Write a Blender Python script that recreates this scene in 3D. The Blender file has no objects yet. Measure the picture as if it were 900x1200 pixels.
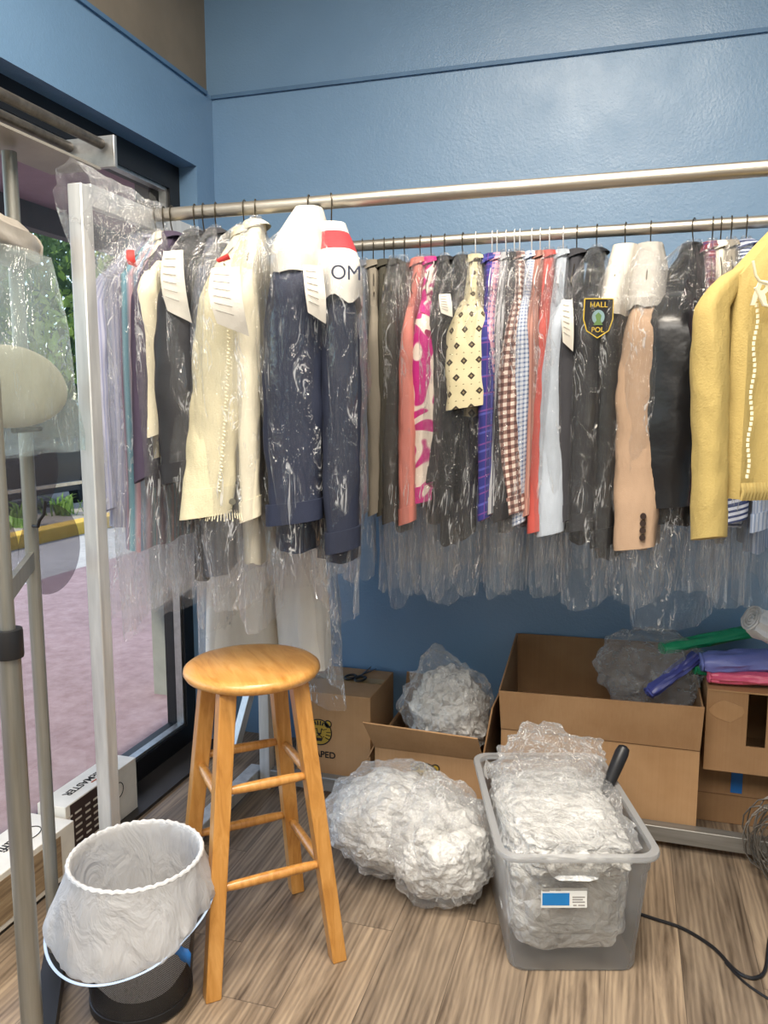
import bpy, math, random
from mathutils import Vector, Matrix, Euler, noise
random.seed(7)
PI = math.pi
R = math.radians
scene = bpy.context.scene
COL = scene.collection
scene.cycles.transparent_max_bounces = 64
scene.cycles.max_bounces = 16
scene.cycles.diffuse_bounces = 8
scene.cycles.transmission_bounces = 12
scene.cycles.caustics_reflective = False
scene.cycles.caustics_refractive = False
scene.cycles.sample_clamp_indirect = 6.0
scene.view_settings.view_transform = 'Standard'
scene.view_settings.exposure = 0.0

# ------------------------------------------------------------------ materials
def srgb(h):
    if isinstance(h, str):
        h = h.lstrip('#'); c = [int(h[i:i+2], 16)/255 for i in (0, 2, 4)]
    else:
        c = [x/255 for x in h]
    return tuple((x/12.92 if x <= .04045 else ((x+.055)/1.055)**2.4) for x in c) + (1.0,)

class NT:
    def __init__(s, name):
        s.m = bpy.data.materials.new(name); s.m.use_nodes = True
        s.t = s.m.node_tree; s.t.nodes.clear()
        s.out = s.t.nodes.new('ShaderNodeOutputMaterial')
    def n(s, typ, ins=None, **props):
        nd = s.t.nodes.new('ShaderNode' + typ)
        for k, v in props.items(): setattr(nd, k, v)
        for k, v in (ins or {}).items(): s.set(nd, k, v)
        return nd
    def set(s, nd, k, v):
        sock = nd.inputs[k]
        if isinstance(v, bpy.types.Node): v = v.outputs[0]
        if isinstance(v, bpy.types.NodeSocket): s.t.links.new(v, sock)
        else: sock.default_value = v
    def math(s, op, a, b=0.0, c=None, clamp=False):
        nd = s.n('Math', {0: a, 1: b}, operation=op, use_clamp=clamp)
        if c is not None: s.set(nd, 2, c)
        return nd.outputs[0]
    def mix(s, fac, a, b, blend='MIX'):
        nd = s.n('Mix', None, data_type='RGBA', blend_type=blend)
        s.set(nd, 0, fac); s.set(nd, 6, a); s.set(nd, 7, b)
        return nd.outputs[2]
    def ramp(s, fac, pts):
        nd = s.n('ValToRGB', {0: fac}); e = nd.color_ramp.elements
        while len(e) > 1: e.remove(e[-1])
        e[0].position = pts[0][0]; e[0].color = pts[0][1]
        for p, c in pts[1:]:
            x = e.new(p); x.color = c
        return nd.outputs[0]
    def map(s, kind='Object', scale=(1, 1, 1), rot=(0, 0, 0), loc=(0, 0, 0)):
        tc = s.n('TexCoord')
        mp = s.n('Mapping', {'Vector': tc.outputs[kind], 'Scale': scale, 'Rotation': rot, 'Location': loc})
        return mp.outputs[0]
    def sep(s, vec):
        nd = s.n('SeparateXYZ', {0: vec}); return nd.outputs
    def noise(s, vec, scale, detail=4, rough=.55, dist=0):
        nd = s.n('TexNoise', {'Vector': vec, 'Scale': scale, 'Detail': detail, 'Roughness': rough, 'Distortion': dist})
        return nd.outputs[0]
    def bump(s, h, strength=.3, dist=.01):
        return s.n('Bump', {'Height': h, 'Strength': strength, 'Distance': dist}).outputs[0]
    def bsdf(s, color, rough=.6, metal=0., normal=None, **kw):
        nd = s.n('BsdfPrincipled', {'Base Color': color, 'Roughness': rough, 'Metallic': metal})
        if normal is not None: s.set(nd, 'Normal', normal)
        for k, v in kw.items(): s.set(nd, k.replace('_', ' '), v)
        s.t.links.new(nd.outputs[0], s.out.inputs[0]); return nd
    def done(s, sh=None):
        if sh is not None: s.t.links.new(sh.outputs[0] if isinstance(sh, bpy.types.Node) else sh, s.out.inputs[0])
        return s.m

MC = {}
def plain(name, col, rough=.6, metal=0., var=.06, vscale=8, bump=0., bscale=60, **kw):
    if name in MC: return MC[name]
    t = NT(name); v = t.map('Object')
    c = srgb(col); n = t.noise(v, vscale, 4)
    dark = tuple(x*(1-var*2.2) for x in c[:3]) + (1,); lite = tuple(min(1, x*(1+var*2.2)) for x in c[:3]) + (1,)
    cc = t.ramp(n, [(.3, dark), (.7, lite)])
    nb = t.bump(t.noise(v, bscale, 3), bump, .004) if bump else None
    t.bsdf(cc, rough, metal, nb, **kw)
    MC[name] = t.done(); return MC[name]

def fabric(name, col, rough=.85, fold=.35, var=.1, weave=350, **kw):
    if name in MC: return MC[name]
    t = NT(name); v = t.map('Object', (1, 1, .35)); c = srgb(col)
    n = t.noise(v, 14, 5, .6)
    cc = t.ramp(n, [(.25, tuple(x*(1-var*2) for x in c[:3])+(1,)), (.75, tuple(min(1, x*(1+var*2)) for x in c[:3])+(1,))])
    h = t.math('ADD', t.noise(v, 22, 4), t.math('MULTIPLY', t.noise(t.map('UV'), weave, 2), .12))
    t.bsdf(cc, rough, 0., t.bump(h, fold, .02), **kw)
    MC[name] = t.done(); return MC[name]

def patt(name, fn, rough=.85, fold=.3):
    """fn(t, u, v, white) -> colour socket, u and v in metres around and along the cloth"""
    if name in MC: return MC[name]
    t = NT(name); s = t.sep(t.map('UV')); c = fn(t, s[0], s[1])
    v = t.map('Object', (1, 1, .35))
    sh = t.noise(v, 14, 4)
    c = t.mix(.35, c, t.ramp(sh, [(.3, (.55, .55, .55, 1)), (.7, (1, 1, 1, 1))]), 'MULTIPLY')
    t.bsdf(c, rough, 0., t.bump(t.noise(v, 22, 4), fold, .02))
    MC[name] = t.done(); return MC[name]
def band(t, x, period, width, off=0.):
    f = t.math('FRACT', t.math('ADD', t.math('MULTIPLY', x, 1/period), off+50))
    return t.math('LESS_THAN', f, width)
def stripes(base, line, period, width, axis=0, line2=None, w2=.1):
    def fn(t, u, v):
        x = (u, v)[axis]
        c = t.mix(band(t, x, period, width), srgb(base), srgb(line))
        if line2: c = t.mix(band(t, x, period, w2, .45), c, srgb(line2))
        return c
    return fn
def gingham(base, mid, dark, period, w=.5):
    def fn(t, u, v):
        a = band(t, u, period, w); b = band(t, v, period, w)
        s = t.math('ADD', a, b)
        return t.ramp(t.math('MULTIPLY', s, .5), [(0, srgb(base)), (.35, srgb(base)), (.36, srgb(mid)), (.7, srgb(mid)), (.72, srgb(dark))])
    return fn
def plaid(base, l1, l2, period, w=.12):
    def fn(t, u, v):
        c = t.mix(t.math('MAXIMUM', band(t, u, period, w), band(t, v, period, w)), srgb(base), srgb(l1))
        return t.mix(t.math('MAXIMUM', band(t, u, period*.5, w*.6, .3), band(t, v, period*.9, w*.8, .4)), c, srgb(l2))
    return fn
def diamonds(base, col, period):
    def fn(t, u, v):
        row = t.math('FLOOR', t.math('MULTIPLY', v, 1/period))
        off = t.math('MULTIPLY', t.math('MODULO', t.math('ADD', row, 100), 2), .5)
        fu = t.math('ABSOLUTE', t.math('SUBTRACT', t.math('FRACT', t.math('ADD', t.math('MULTIPLY', u, 1/period), t.math('ADD', off, 50))), .5))
        fv = t.math('ABSOLUTE', t.math('SUBTRACT', t.math('FRACT', t.math('ADD', t.math('MULTIPLY', v, 1/period), 50)), .5))
        d = t.math('ADD', fu, fv)
        c = t.mix(t.math('LESS_THAN', d, .24), srgb(base), srgb(col))
        c = t.mix(t.math('LESS_THAN', d, .09), c, srgb('#8a7a5e'))
        small = t.math('GREATER_THAN', d, .93)
        return t.mix(small, c, srgb('#6b5d48'))
    return fn
def petals(base, c1, c2):
    def fn(t, u, v):
        vec = t.n('CombineXYZ', {0: u, 1: v}).outputs[0]
        n = t.noise(vec, 7, 1, .4, 1.0)
        n2 = t.noise(vec, 22, 1, .4, .8)
        c = t.ramp(n, [(0, srgb(c1)), (.42, srgb(c1)), (.43, srgb(base)), (.52, srgb(base)), (.53, srgb(c1)), (.62, srgb(c1)), (.63, srgb(c2))])
        return t.mix(t.math('GREATER_THAN', n2, .68), c, srgb(c2))
    return fn
def multistripe(cols, period):
    def fn(t, u, v):
        f = t.math('FRACT', t.math('ADD', t.math('MULTIPLY', u, 1/period), 50))
        nd = t.ramp(f, [(i/len(cols), srgb(c)) for i, c in enumerate(cols)])
        return nd
    return fn

def film(name, haze=.06, streak=.16, gloss=1.0, tint=(1, 1, 1), rough=.12, scale=(16, 16, 4), bstr=.7, white=(.86, .9, .94), edge=.12):
    """thin crinkled polythene: mostly clear, milky where it folds or is seen edge on, gloss plus painted white glints"""
    if name in MC: return MC[name]
    t = NT(name); v = t.map('Object', scale)
    big = t.noise(v, 1.0, 5, .62, .8)
    fold = t.noise(v, 1.9, 4, .5, 2.2)
    rid = t.math('ABSOLUTE', t.math('SUBTRACT', fold, .5))
    crease = t.math('SUBTRACT', 1.0, t.math('MULTIPLY', rid, 34.0), clamp=True)
    patch = t.ramp(t.noise(v, 2.6, 2, .5, .5), [(.53, (0, 0, 0, 1)), (.62, (1, 1, 1, 1))])
    h = t.math('ADD', big, t.math('MULTIPLY', t.math('MINIMUM', rid, .12), 3.0))
    nb = t.bump(h, bstr, .03)
    f2 = t.math('POWER', t.n('LayerWeight', {'Blend': .25}).outputs[1], 2.2)
    st = t.math('MULTIPLY', t.math('MULTIPLY', crease, patch), streak)  # glints painted in as white streaks along the creases
    hz = t.math('ADD', t.math('ADD', t.math('MULTIPLY', t.ramp(big, [(.35, (.5, .5, .5, 1)), (.7, (1.6, 1.6, 1.6, 1))]), haze), t.math('MULTIPLY', f2, edge)), st, clamp=True)
    tr = t.n('BsdfTransparent', {'Color': tint+(1,)})
    df = t.n('BsdfDiffuse', {'Color': white+(1,)})
    tl = t.n('BsdfTranslucent', {'Color': white+(1,)})
    milk = t.n('MixShader', {0: .5, 1: df.outputs[0], 2: tl.outputs[0]})
    m1 = t.n('MixShader', {0: hz, 1: tr.outputs[0], 2: milk.outputs[0]})
    gl = t.n('BsdfGlossy', {'Color': (1, 1, 1, 1), 'Roughness': rough, 'Normal': nb})
    fr = t.n('Fresnel', {'IOR': 1.4})
    fg = t.math('MULTIPLY', t.math('MINIMUM', t.math('ADD', t.math('MULTIPLY', fr, 1.), t.math('MULTIPLY', patch, .05)), .22), gloss, clamp=True)
    m2 = t.n('MixShader', {0: fg, 1: m1.outputs[0], 2: gl.outputs[0]})
    MC[name] = t.done(m2); return MC[name]

# ------------------------------------------------------------------ mesh building
class MB:
    def __init__(s): s.v = []; s.f = []; s.uv = []
    def add(s, verts, faces, uvs=None):
        o = len(s.v); s.v += [tuple(p) for p in verts]
        for i, f in enumerate(faces):
            s.f.append(tuple(o+k for k in f)); s.uv.append(uvs[i] if uvs else None)
        return s
    def box(s, c, size, rot=None, taper=1.0):
        hx, hy, hz = (k/2 for k in size); M = (rot.to_matrix() if rot is not None else Matrix.Identity(3)); c = Vector(c)
        vs = []
        for z in (-1, 1):
            k = taper if z > 0 else 1
            for x, y in ((-1, -1), (1, -1), (1, 1), (-1, 1)): vs.append(c + M @ Vector((x*hx*k, y*hy*k, z*hz)))
        return s.add(vs, [(3, 2, 1, 0), (4, 5, 6, 7), (0, 1, 5, 4), (1, 2, 6, 5), (2, 3, 7, 6), (3, 0, 4, 7)])
    def loft(s, rings, closed=True, cap0=True, cap1=True):
        n = len(rings[0]); vs = [p for r in rings for p in r]; fs = []; uv = []
        rings = [[Vector(p) for p in r] for r in rings]
        us = [[0.0] for _ in rings]
        for i, r in enumerate(rings):
            for j in range(n): us[i].append(us[i][-1] + (r[(j+1) % n]-r[j]).length)
        mid = us[len(rings)//2]
        vv = [0.0]
        for i in range(1, len(rings)): vv.append(vv[-1] + sum((rings[i][j]-rings[i-1][j]).length for j in range(0, n, max(1, n//4)))/len(range(0, n, max(1, n//4))))
        m = n if closed else n-1
        for i in range(len(rings)-1):
            for j in range(m):
                k = (j+1) % n
                fs.append((i*n+j, i*n+k, (i+1)*n+k, (i+1)*n+j))
                uv.append(((mid[j], vv[i]), (mid[j+1], vv[i]), (mid[j+1], vv[i+1]), (mid[j], vv[i+1])))
        if closed and cap0: fs.append(tuple(range(n-1, -1, -1))); uv.append(tuple((0, 0) for _ in range(n)))
        if closed and cap1: fs.append(tuple((len(rings)-1)*n+j for j in range(n))); uv.append(tuple((0, 0) for _ in range(n)))
        return s.add(vs, fs, uv)
    def tube(s, pts, r, n=10, caps=True, flat=1.0):
        pts = [Vector(p) for p in pts]; rs = r if isinstance(r, (list, tuple)) else [r]*len(pts)
        rings = []; up = None
        for i, p in enumerate(pts):
            d = (pts[min(i+1, len(pts)-1)]-pts[max(i-1, 0)]).normalized()
            if up is None: up = Vector((0, 0, 1)) if abs(d.z) < .9 else Vector((0, 1, 0))
            a = d.cross(up)
            if a.length < 1e-4: a = d.cross(Vector((1, 0, 0)))
            a.normalize(); b = a.cross(d).normalized(); up = b
            rings.append([p + a*math.cos(2*PI*k/n)*rs[i] + b*math.sin(2*PI*k/n)*rs[i]*flat for k in range(n)])
        return s.loft(rings, True, caps, caps)
    def sqtube(s, p, q, w, h=None, up=(0, 0, 1)):
        p = Vector(p); q = Vector(q); d = (q-p).normalized(); u = Vector(up)
        if abs(d.dot(u)) > .95: u = Vector((0, 1, 0))
        a = d.cross(u).normalized(); b = a.cross(d).normalized(); h = h or w
        ring = lambda c: [c+a*w/2*i+b*h/2*j for i, j in ((-1, -1), (1, -1), (1, 1), (-1, 1))]
        return s.loft([ring(p), ring(q)])
    def lathe(s, prof, n=40, c=(0, 0, 0), cap0=False, cap1=False):
        c = Vector(c)
        return s.loft([[c+Vector((r*math.cos(2*PI*k/n), r*math.sin(2*PI*k/n), z)) for k in range(n)] for r, z in prof], True, cap0, cap1)
    def prism(s, poly, M, d):
        """2-D outline extruded by d along its own z then placed by matrix M"""
        n = len(poly)
        vs = [M @ Vector((x, y, 0)) for x, y in poly] + [M @ Vector((x, y, d)) for x, y in poly]
        fs = [tuple(range(n-1, -1, -1)), tuple(range(n, 2*n))] + [(i, (i+1) % n, (i+1) % n+n, i+n) for i in range(n)]
        return s.add(vs, fs)
    def build(s, name, mat, parent=None, loc=(0, 0, 0), rz=0., smooth=True, ang=40, bevel=0., solid=0.):
        me = bpy.data.meshes.new(name); me.from_pydata(s.v, [], s.f)
        ul = me.uv_layers.new(name='UVMap'); d = []
        for f, u in zip(s.f, s.uv):
            if u: d += [c for p in u for c in p]
            else:
                for k in f: d += [s.v[k][0]+s.v[k][1]*.5, s.v[k][2]]
        ul.data.foreach_set('uv', d)
        if smooth:
            me.polygons.foreach_set('use_smooth', [True]*len(s.f)); me.set_sharp_from_angle(angle=R(ang))
        me.materials.append(mat); me.validate(); me.update()
        o = bpy.data.objects.new(name, me); COL.objects.link(o)
        if parent is not None: o.parent = parent
        o.location = loc; o.rotation_euler = (0, 0, rz)
        if solid:
            m = o.modifiers.new('s', 'SOLIDIFY'); m.thickness = solid
        if bevel:
            m = o.modifiers.new('b', 'BEVEL'); m.width = bevel; m.segments = 2; m.limit_method = 'ANGLE'
        return o

def tag(o, label, cat=None, group=None):
    o['label'] = label
    if cat: o['category'] = cat
    if group: o['group'] = group
    return o
def thing(name, label, cat, loc=(0, 0, 0), rz=0., group=None):
    o = bpy.data.objects.new(name, None); COL.objects.link(o); o.empty_display_size = .05
    o.location = loc; o.rotation_euler = (0, 0, rz); return tag(o, label, cat, group)
def struct(name, mb, mat, **kw):
    o = mb.build(name, mat, **kw); o['kind'] = 'structure'; return o
def text_obj(name, body, mat, parent, M, size, shear=0., depth=.0004, spacing=1.0, bold=0.):
    cu = bpy.data.curves.new(name, 'FONT'); cu.body = body; cu.size = size; cu.align_x = 'CENTER'; cu.align_y = 'CENTER'
    cu.shear = shear; cu.extrude = depth; cu.space_character = spacing; cu.offset = bold
    tmp = bpy.data.objects.new(name+'_tmp', cu); COL.objects.link(tmp)
    dg = bpy.context.evaluated_depsgraph_get(); me = bpy.data.meshes.new_from_object(tmp.evaluated_get(dg))
    bpy.data.objects.remove(tmp); bpy.data.curves.remove(cu)
    me.transform(M); me.materials.clear(); me.materials.append(mat); me.name = name
    o = bpy.data.objects.new(name, me); COL.objects.link(o); o.parent = parent
    return o
def frame(origin, xdir, ydir):
    x = Vector(xdir).normalized(); z = x.cross(Vector(ydir)).normalized(); y = z.cross(x)
    M = Matrix((x, y, z)).transposed().to_4x4(); M.translation = Vector(origin); return M
def nz(p, s=1.0): return noise.noise(Vector(p)*s)
def fbm(p, s, o=4): return noise.fractal(Vector(p)*s, 1.0, 2.0, o)
def ridged(p, s, o=4): return noise.ridged_multi_fractal(Vector(p)*s, .9, 2.1, o, 1.0, 2.0)

# ------------------------------------------------------------------ camera
cam = bpy.data.cameras.new('camera'); co = bpy.data.objects.new('camera', cam); COL.objects.link(co)
co.location = (0, 0, 1.37); co.rotation_euler = (R(90-7.515), 0, R(16.73))
cam.sensor_fit = 'VERTICAL'; cam.sensor_height = 36; cam.lens = 940/1200*36; cam.clip_start = .02
scene.camera = co

# ------------------------------------------------------------------ the room
WX, WY, LEDGE, CEIL = -1.58, 2.95, 2.555, 3.25
def wall_mat():
    t = NT('blue_paint'); v = t.map('Object')
    n = t.noise(v, 1.6, 3)
    c = t.ramp(n, [(.3, srgb('#6686a6')), (.7, srgb('#6d8dad'))])
    h = t.math('ADD', t.noise(v, 130, 2), t.math('MULTIPLY', t.noise(v, 30, 3), .8))
    r = t.ramp(t.noise(v, 6, 4), [(.3, (.33,)*3+(1,)), (.7, (.46,)*3+(1,))])
    t.bsdf(c, r, 0., t.bump(h, .22, .004)); return t.done()
BLUE = wall_mat()
def floor_mat():
    t = NT('vinyl_planks'); v = t.map('Object'); s = t.sep(v)
    pw, pl = .18, 1.22
    ix = t.math('FLOOR', t.math('MULTIPLY', s[0], 1/pw))
    off = t.n('TexWhiteNoise', {'W': ix}, noise_dimensions='1D').outputs[0]
    yy = t.math('ADD', t.math('MULTIPLY', s[1], 1/pl), t.math('MULTIPLY', off, 5))
    iy = t.math('FLOOR', yy)
    idv = t.n('CombineXYZ', {0: ix, 1: iy}).outputs[0]
    rnd = t.n('TexWhiteNoise', {'Vector': idv}, noise_dimensions='3D').outputs[0]
    sh = t.n('CombineXYZ', {0: t.math('MULTIPLY', rnd, 9), 1: t.math('MULTIPLY', rnd, 31), 2: 0.}).outputs[0]
    vv = t.n('VectorMath', {0: v, 1: sh}, operation='ADD').outputs[0]
    g1 = t.n('Mapping', {'Vector': vv, 'Scale': (17, 1.5, 1)}).outputs[0]
    grain = t.noise(g1, 1.6, 6, .62, .6)
    g2 = t.n('Mapping', {'Vector': vv, 'Scale': (9, .8, 1)}).outputs[0]
    w = t.n('TexWave', {'Vector': g2, 'Scale': 2.2, 'Distortion': 9., 'Detail': 3., 'Detail Scale': 1.2}, wave_type='BANDS', bands_direction='X').outputs[1]
    f = t.math('ADD', t.math('MULTIPLY', grain, .85), t.math('MULTIPLY', w, .13))
    c = t.ramp(f, [(.27, srgb('#4d4136')), (.42, srgb('#77695a')), (.55, srgb('#8f7f6d')), (.72, srgb('#aa9983'))])
    tone = t.ramp(rnd, [(0, (.70, .69, .68, 1)), (.5, (.92, .90, .88, 1)), (1, (1.12, 1.08, 1.02, 1))])
    c = t.mix(1., c, tone, 'MULTIPLY')
    fx = t.math('FRACT', t.math('MULTIPLY', s[0], 1/pw)); fy = t.math('FRACT', yy)
    seam = t.math('MAXIMUM', t.math('LESS_THAN', fx, .012), t.math('LESS_THAN', fy, .002))
    c = t.mix(t.math('MULTIPLY', seam, .6), c, srgb('#3a3029'))
    t.bsdf(c, t.ramp(grain, [(.3, (.38,)*3+(1,)), (.7, (.55,)*3+(1,))]), 0., t.bump(f, .12, .003)); return t.done()
FLOOR = floor_mat()
struct('floor', MB().box((.6, .2, -.05), (4.56, 5.6, .1)), FLOOR, smooth=False)
struct('ceiling', MB().box((.6, .2, CEIL+.05), (4.7, 5.7, .1)), plain('ceiling_tile', '#b9b3a8', .9), smooth=False)
struct('wall_back', MB().box((.6, WY+.10, LEDGE/2), (4.6, .20, LEDGE)).box((.62, WY+.13, (LEDGE+CEIL)/2), (4.6, .16, CEIL-LEDGE)), BLUE, smooth=False)
struct('trim_1', MB().box((.6, WY-.004, LEDGE-.006), (4.36, .012, .014)), plain('ledge_edge', '#4b6c8d', .6), smooth=False)
struct('wall_right', MB().box((2.9, .2, CEIL/2), (.1, 5.6, CEIL)), plain('right_wall_paint', '#8ea6bd', .7), smooth=False)
struct('wall_front', MB().box((.6, -2.6, CEIL/2), (4.6, .1, CEIL)), plain('front_wall_paint', '#c9c6bd', .8), smooth=False)
# left wall with the shop window opening
Y0, Y1, SOF, GX = -1.7, 2.815, 2.262, -1.70
lw = MB()
lw.box((WX-.10, (Y1+WY)/2+.05, LEDGE/2), (.20, WY-Y1+.10, LEDGE))                 # pier beside the corner
lw.box((WX-.10, (Y0-2.6)/2, LEDGE/2), (.20, Y0+2.6, LEDGE))                       # pier near the front
lw.box((WX-.10, (Y0+Y1)/2, (SOF+LEDGE)/2), (.20, Y1-Y0, LEDGE-SOF))               # header
struct('wall_left', lw, BLUE, smooth=False)
t = NT('bare_board'); v = t.map('Object'); n = t.noise(v, 3, 5)
t.bsdf(t.ramp(n, [(.3, srgb('#6f675c')), (.7, srgb('#857b6d'))]), .9); TAUPE = t.done()
struct('wall_left_upper', MB().box((WX-.13, .3, (LEDGE+CEIL)/2), (.16, 5.8, CEIL-LEDGE)), TAUPE, smooth=False)
struct('trim_2', MB().box((WX+.003, .15, LEDGE-.006), (.012, 5.5, .014)), MC['ledge_edge'], smooth=False)
# window
FR = plain('black_frame', '#15161a', .45, .2)
ALU = plain('aluminium', '#a9a9a8', .38, .85, var=.08, vscale=30)
wf = MB()
fx0 = GX
wf.box((fx0, (Y0+Y1)/2, SOF-.045), (.09, Y1-Y0, .09)).box((fx0, (Y0+Y1)/2, .045), (.09, Y1-Y0, .09))
wf.box((fx0, Y1-.035, SOF/2), (.09, .07, SOF-.18)).box((fx0, Y0+.035, SOF/2), (.09, .07, SOF-.18))
win = struct('window_1', wf, FR, smooth=False)
MB().box((GX+.02, (Y0+Y1)/2, .096), (.03, Y1-Y0-.14, .012)).box((GX+.02, (Y0+Y1)/2, SOF-.096), (.03, Y1-Y0-.14, .012)).box((GX+.02, Y1-.076, SOF/2), (.03, .012, SOF-.2)).build('window_bead', ALU, win, smooth=False)
# dark floor threshold strip below the window
struct('trim_3', MB().box((WX-.02, (Y0+Y1)/2, .006), (.17, Y1-Y0, .012)), plain('dark_sill', '#2b2724', .6), smooth=False)
t = NT('window_glass')
tr = t.n('BsdfTransparent', {'Color': (.93, .96, .95, 1)}); gl = t.n('BsdfGlossy', {'Color': (1, 1, 1, 1), 'Roughness': .02})
GLASS = t.done(t.n('MixShader', {0: t.math('MULTIPLY', t.n('Fresnel', {'IOR': 1.45}), .8), 1: tr.outputs[0], 2: gl.outputs[0]}))
MB().add([(GX, Y0+.07, .09), (GX, Y1-.07, .09), (GX, Y1-.07, SOF-.09), (GX, Y0+.07, SOF-.09)], [(0, 1, 2, 3)]).build('window_pane', GLASS, win, smooth=False)
# round window film decals
t = NT('tint_film'); TINT = t.done(t.n('MixShader', {0: .15, 1: t.n('BsdfTransparent', {'Color': (.72, .70, .72, 1)}).outputs[0], 2: t.n('BsdfDiffuse', {'Color': (.25, .24, .25, 1)}).outputs[0]}))
for cy, cz, rr in ((1.66, 1.22, .155), (1.955, 1.19, .15), (1.78, .955, .135), (2.05, .93, .14), (1.60, .72, .15)):
    poly = [(rr*math.cos(2*PI*k/48), rr*math.sin(2*PI*k/48)) for k in range(48)]
    MB().prism(poly, frame((GX+.004, cy, cz), (0, 1, 0), (0, 0, 1)), .0005).build('window_film', TINT, win, smooth=False)

# ------------------------------------------------------------------ outside
def out_ground(name, x0, x1, y0, y1, z, mat):
    return struct(name, MB().box(((x0+x1)/2, (y0+y1)/2, z-.06), (x1-x0, y1-y0, .12)), mat, smooth=False)
def conc(name, a, b, sc=14):
    t = NT(name); v = t.map('Object'); n = t.noise(v, sc, 6, .65); n2 = t.noise(v, 1.2, 3)
    c = t.ramp(n, [(.3, srgb(a)), (.7, srgb(b))]); c = t.mix(.5, c, t.ramp(n2, [(.3, (.75, .75, .75, 1)), (.7, (1.1, 1.1, 1.1, 1))]), 'MULTIPLY')
    t.bsdf(c, .9, 0., t.bump(n, .2, .01)); return t.done()
out_ground('sidewalk', -4.75, -1.75, -3, 14, -.10, conc('red_pavement', '#7f6463', '#988180'))
out_ground('pavement_strip', -6.0, -4.75, -3, 18, -.102, conc('grey_pavement', '#9b968f', '#b8b3aa'))
struct('curb', MB().box((-6.12, 7.5, -.04), (.24, 21, .16)), conc('yellow_curb', '#c79a2e', '#dcb24a', 6), smooth=False, bevel=.02)
out_ground('planting_bed', -7.6, -6.24, -3, 18, -.02, conc('mulch', '#6e6253', '#b8ab98', 30))
out_ground('road', -40, -7.6, -10, 40, -.16, conc('asphalt', '#56565a', '#707074', 20))
struct('soffit', MB().box((-2.55, 3, 2.56), (1.55, 16, .1)), conc('mauve_soffit', '#8d7480', '#9f8490', 4), smooth=False)
struct('fascia', MB().box((-3.3, 3, 2.50), (.08, 16, .26)), plain('dark_fascia', '#4a4247', .7), smooth=False)
struct('soffit_gap_strip', MB().box((-2.15, 3, 2.505), (.05, 14, .02)), plain('dark_reveal', '#2b282b', .8), smooth=False)  # dark strip added for the gap across the soffit, its shade in the colour

LEAF = {}
def leafmat(name, a, b):
    t = NT(name); oi = t.n('TexNoise', {'Vector': t.map('Object'), 'Scale': 2.2, 'Detail': 3.}).outputs[0]
    c = t.ramp(oi, [(.3, srgb(a)), (.7, srgb(b))])
    d = t.n('BsdfDiffuse', {'Color': c}); tl = t.n('BsdfTranslucent', {'Color': c})
    return t.done(t.n('MixShader', {0: .45, 1: d.outputs[0], 2: tl.outputs[0]}))
BARK = plain('bark', '#5a4d40', .95, bump=.6, bscale=20)
def tree(label, loc, h, r, a, b, n, seed, name='tree'):
    rnd = random.Random(seed); root = thing(name, label, 'tree', loc)
    MB().tube([(0, 0, 0), (.05, .03, h*.25), (-.03, .02, h*.55), (.05, 0, h*.8)], [.16, .13, .09, .04], 8).build('trunk', BARK, root)
    mb = MB(); blobs = [(Vector((rnd.uniform(-r, r)*.6, rnd.uniform(-r, r)*.6, h*rnd.uniform(.28, .95))), r*rnd.uniform(.35, .6)) for _ in range(14)]
    for _ in range(n):
        c, br = rnd.choice(blobs)
        d = Vector((rnd.gauss(0, 1), rnd.gauss(0, 1), rnd.gauss(0, 1))).normalized()*br*rnd.uniform(.5, 1.05)
        p = c+d; e = Euler((rnd.uniform(0, 6), rnd.uniform(0, 6), rnd.uniform(0, 6))).to_matrix(); s = rnd.uniform(.06, .13)
        mb.add([p+e @ Vector(q)*s for q in ((-1, 0, 0), (0, -.5, .1), (1.2, 0, 0), (0, .5, .1))], [(0, 1, 2, 3)])
    mb.build('foliage', leafmat(name+str(seed), a, b), root, smooth=False)
struct('pillar', MB().box((-2.2, 3.55, 1.2), (.16, .16, 2.6)), plain('pillar_paint', '#8c8a7d', .8), smooth=False)
tree('dark green dense tree behind the parked car, seen through the window', (-10.6, 11.4, -.16), 5.4, 2.2, '#33472a', '#6c8450', 5200, 1)
tree('yellow green sunlit tree nearest the window corner, right of the post', (-8.6, 12.6, -.16), 4.8, 1.7, '#7e9a3c', '#bccf74', 3600, 2)
tree('mid green tree far left beyond the hanging clear bag', (-12.2, 9.2, -.16), 6.0, 2.3, '#4a6335', '#93aa66', 4200, 3)
tree('tall dark tree deep behind the others across the road', (-15.5, 18.5, -.16), 7.5, 3.4, '#2c3d28', '#5c7448', 6500, 4)
tree('tall grey green tree at the far left across the road', (-19.5, 13.5, -.16), 8.0, 3.4, '#34462f', '#6f855a', 6000, 5)
def grassplant(label, loc, seed):
    rnd = random.Random(seed); mb = MB()
    for _ in range(46):
        a = rnd.uniform(0, 2*PI); l = rnd.uniform(.18, .38); o = Vector((rnd.gauss(0, .08), rnd.gauss(0, .08), 0)); w = Vector((-math.sin(a), math.cos(a), 0))*.012
        d = Vector((math.cos(a), math.sin(a), 0))
        p1 = o+d*l*.3+Vector((0, 0, l*.7)); p2 = o+d*l*.75+Vector((0, 0, l*.8))
        mb.add([o-w, o+w, p1+w, p1-w, p2], [(0, 1, 2, 3), (3, 2, 4)])
    tag(mb.build('grass_plant', leafmat('grass%d' % seed, '#5f7d33', '#9db56a'), None, loc, smooth=False), label, 'plant', 'strappy plants in the mulch bed outside')
for i, (x, y, l) in enumerate(((-6.7, 7.6, 'strappy green plant in the mulch bed, nearest the tall aluminium post'), (-6.8, 6.75, 'strappy green plant in the mulch bed, behind the thin stand pole'), (-6.9, 8.6, 'strappy green plant in the mulch bed, hidden partly by the aluminium post'))): grassplant(l, (x, y, -.02), 20+i)

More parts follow.
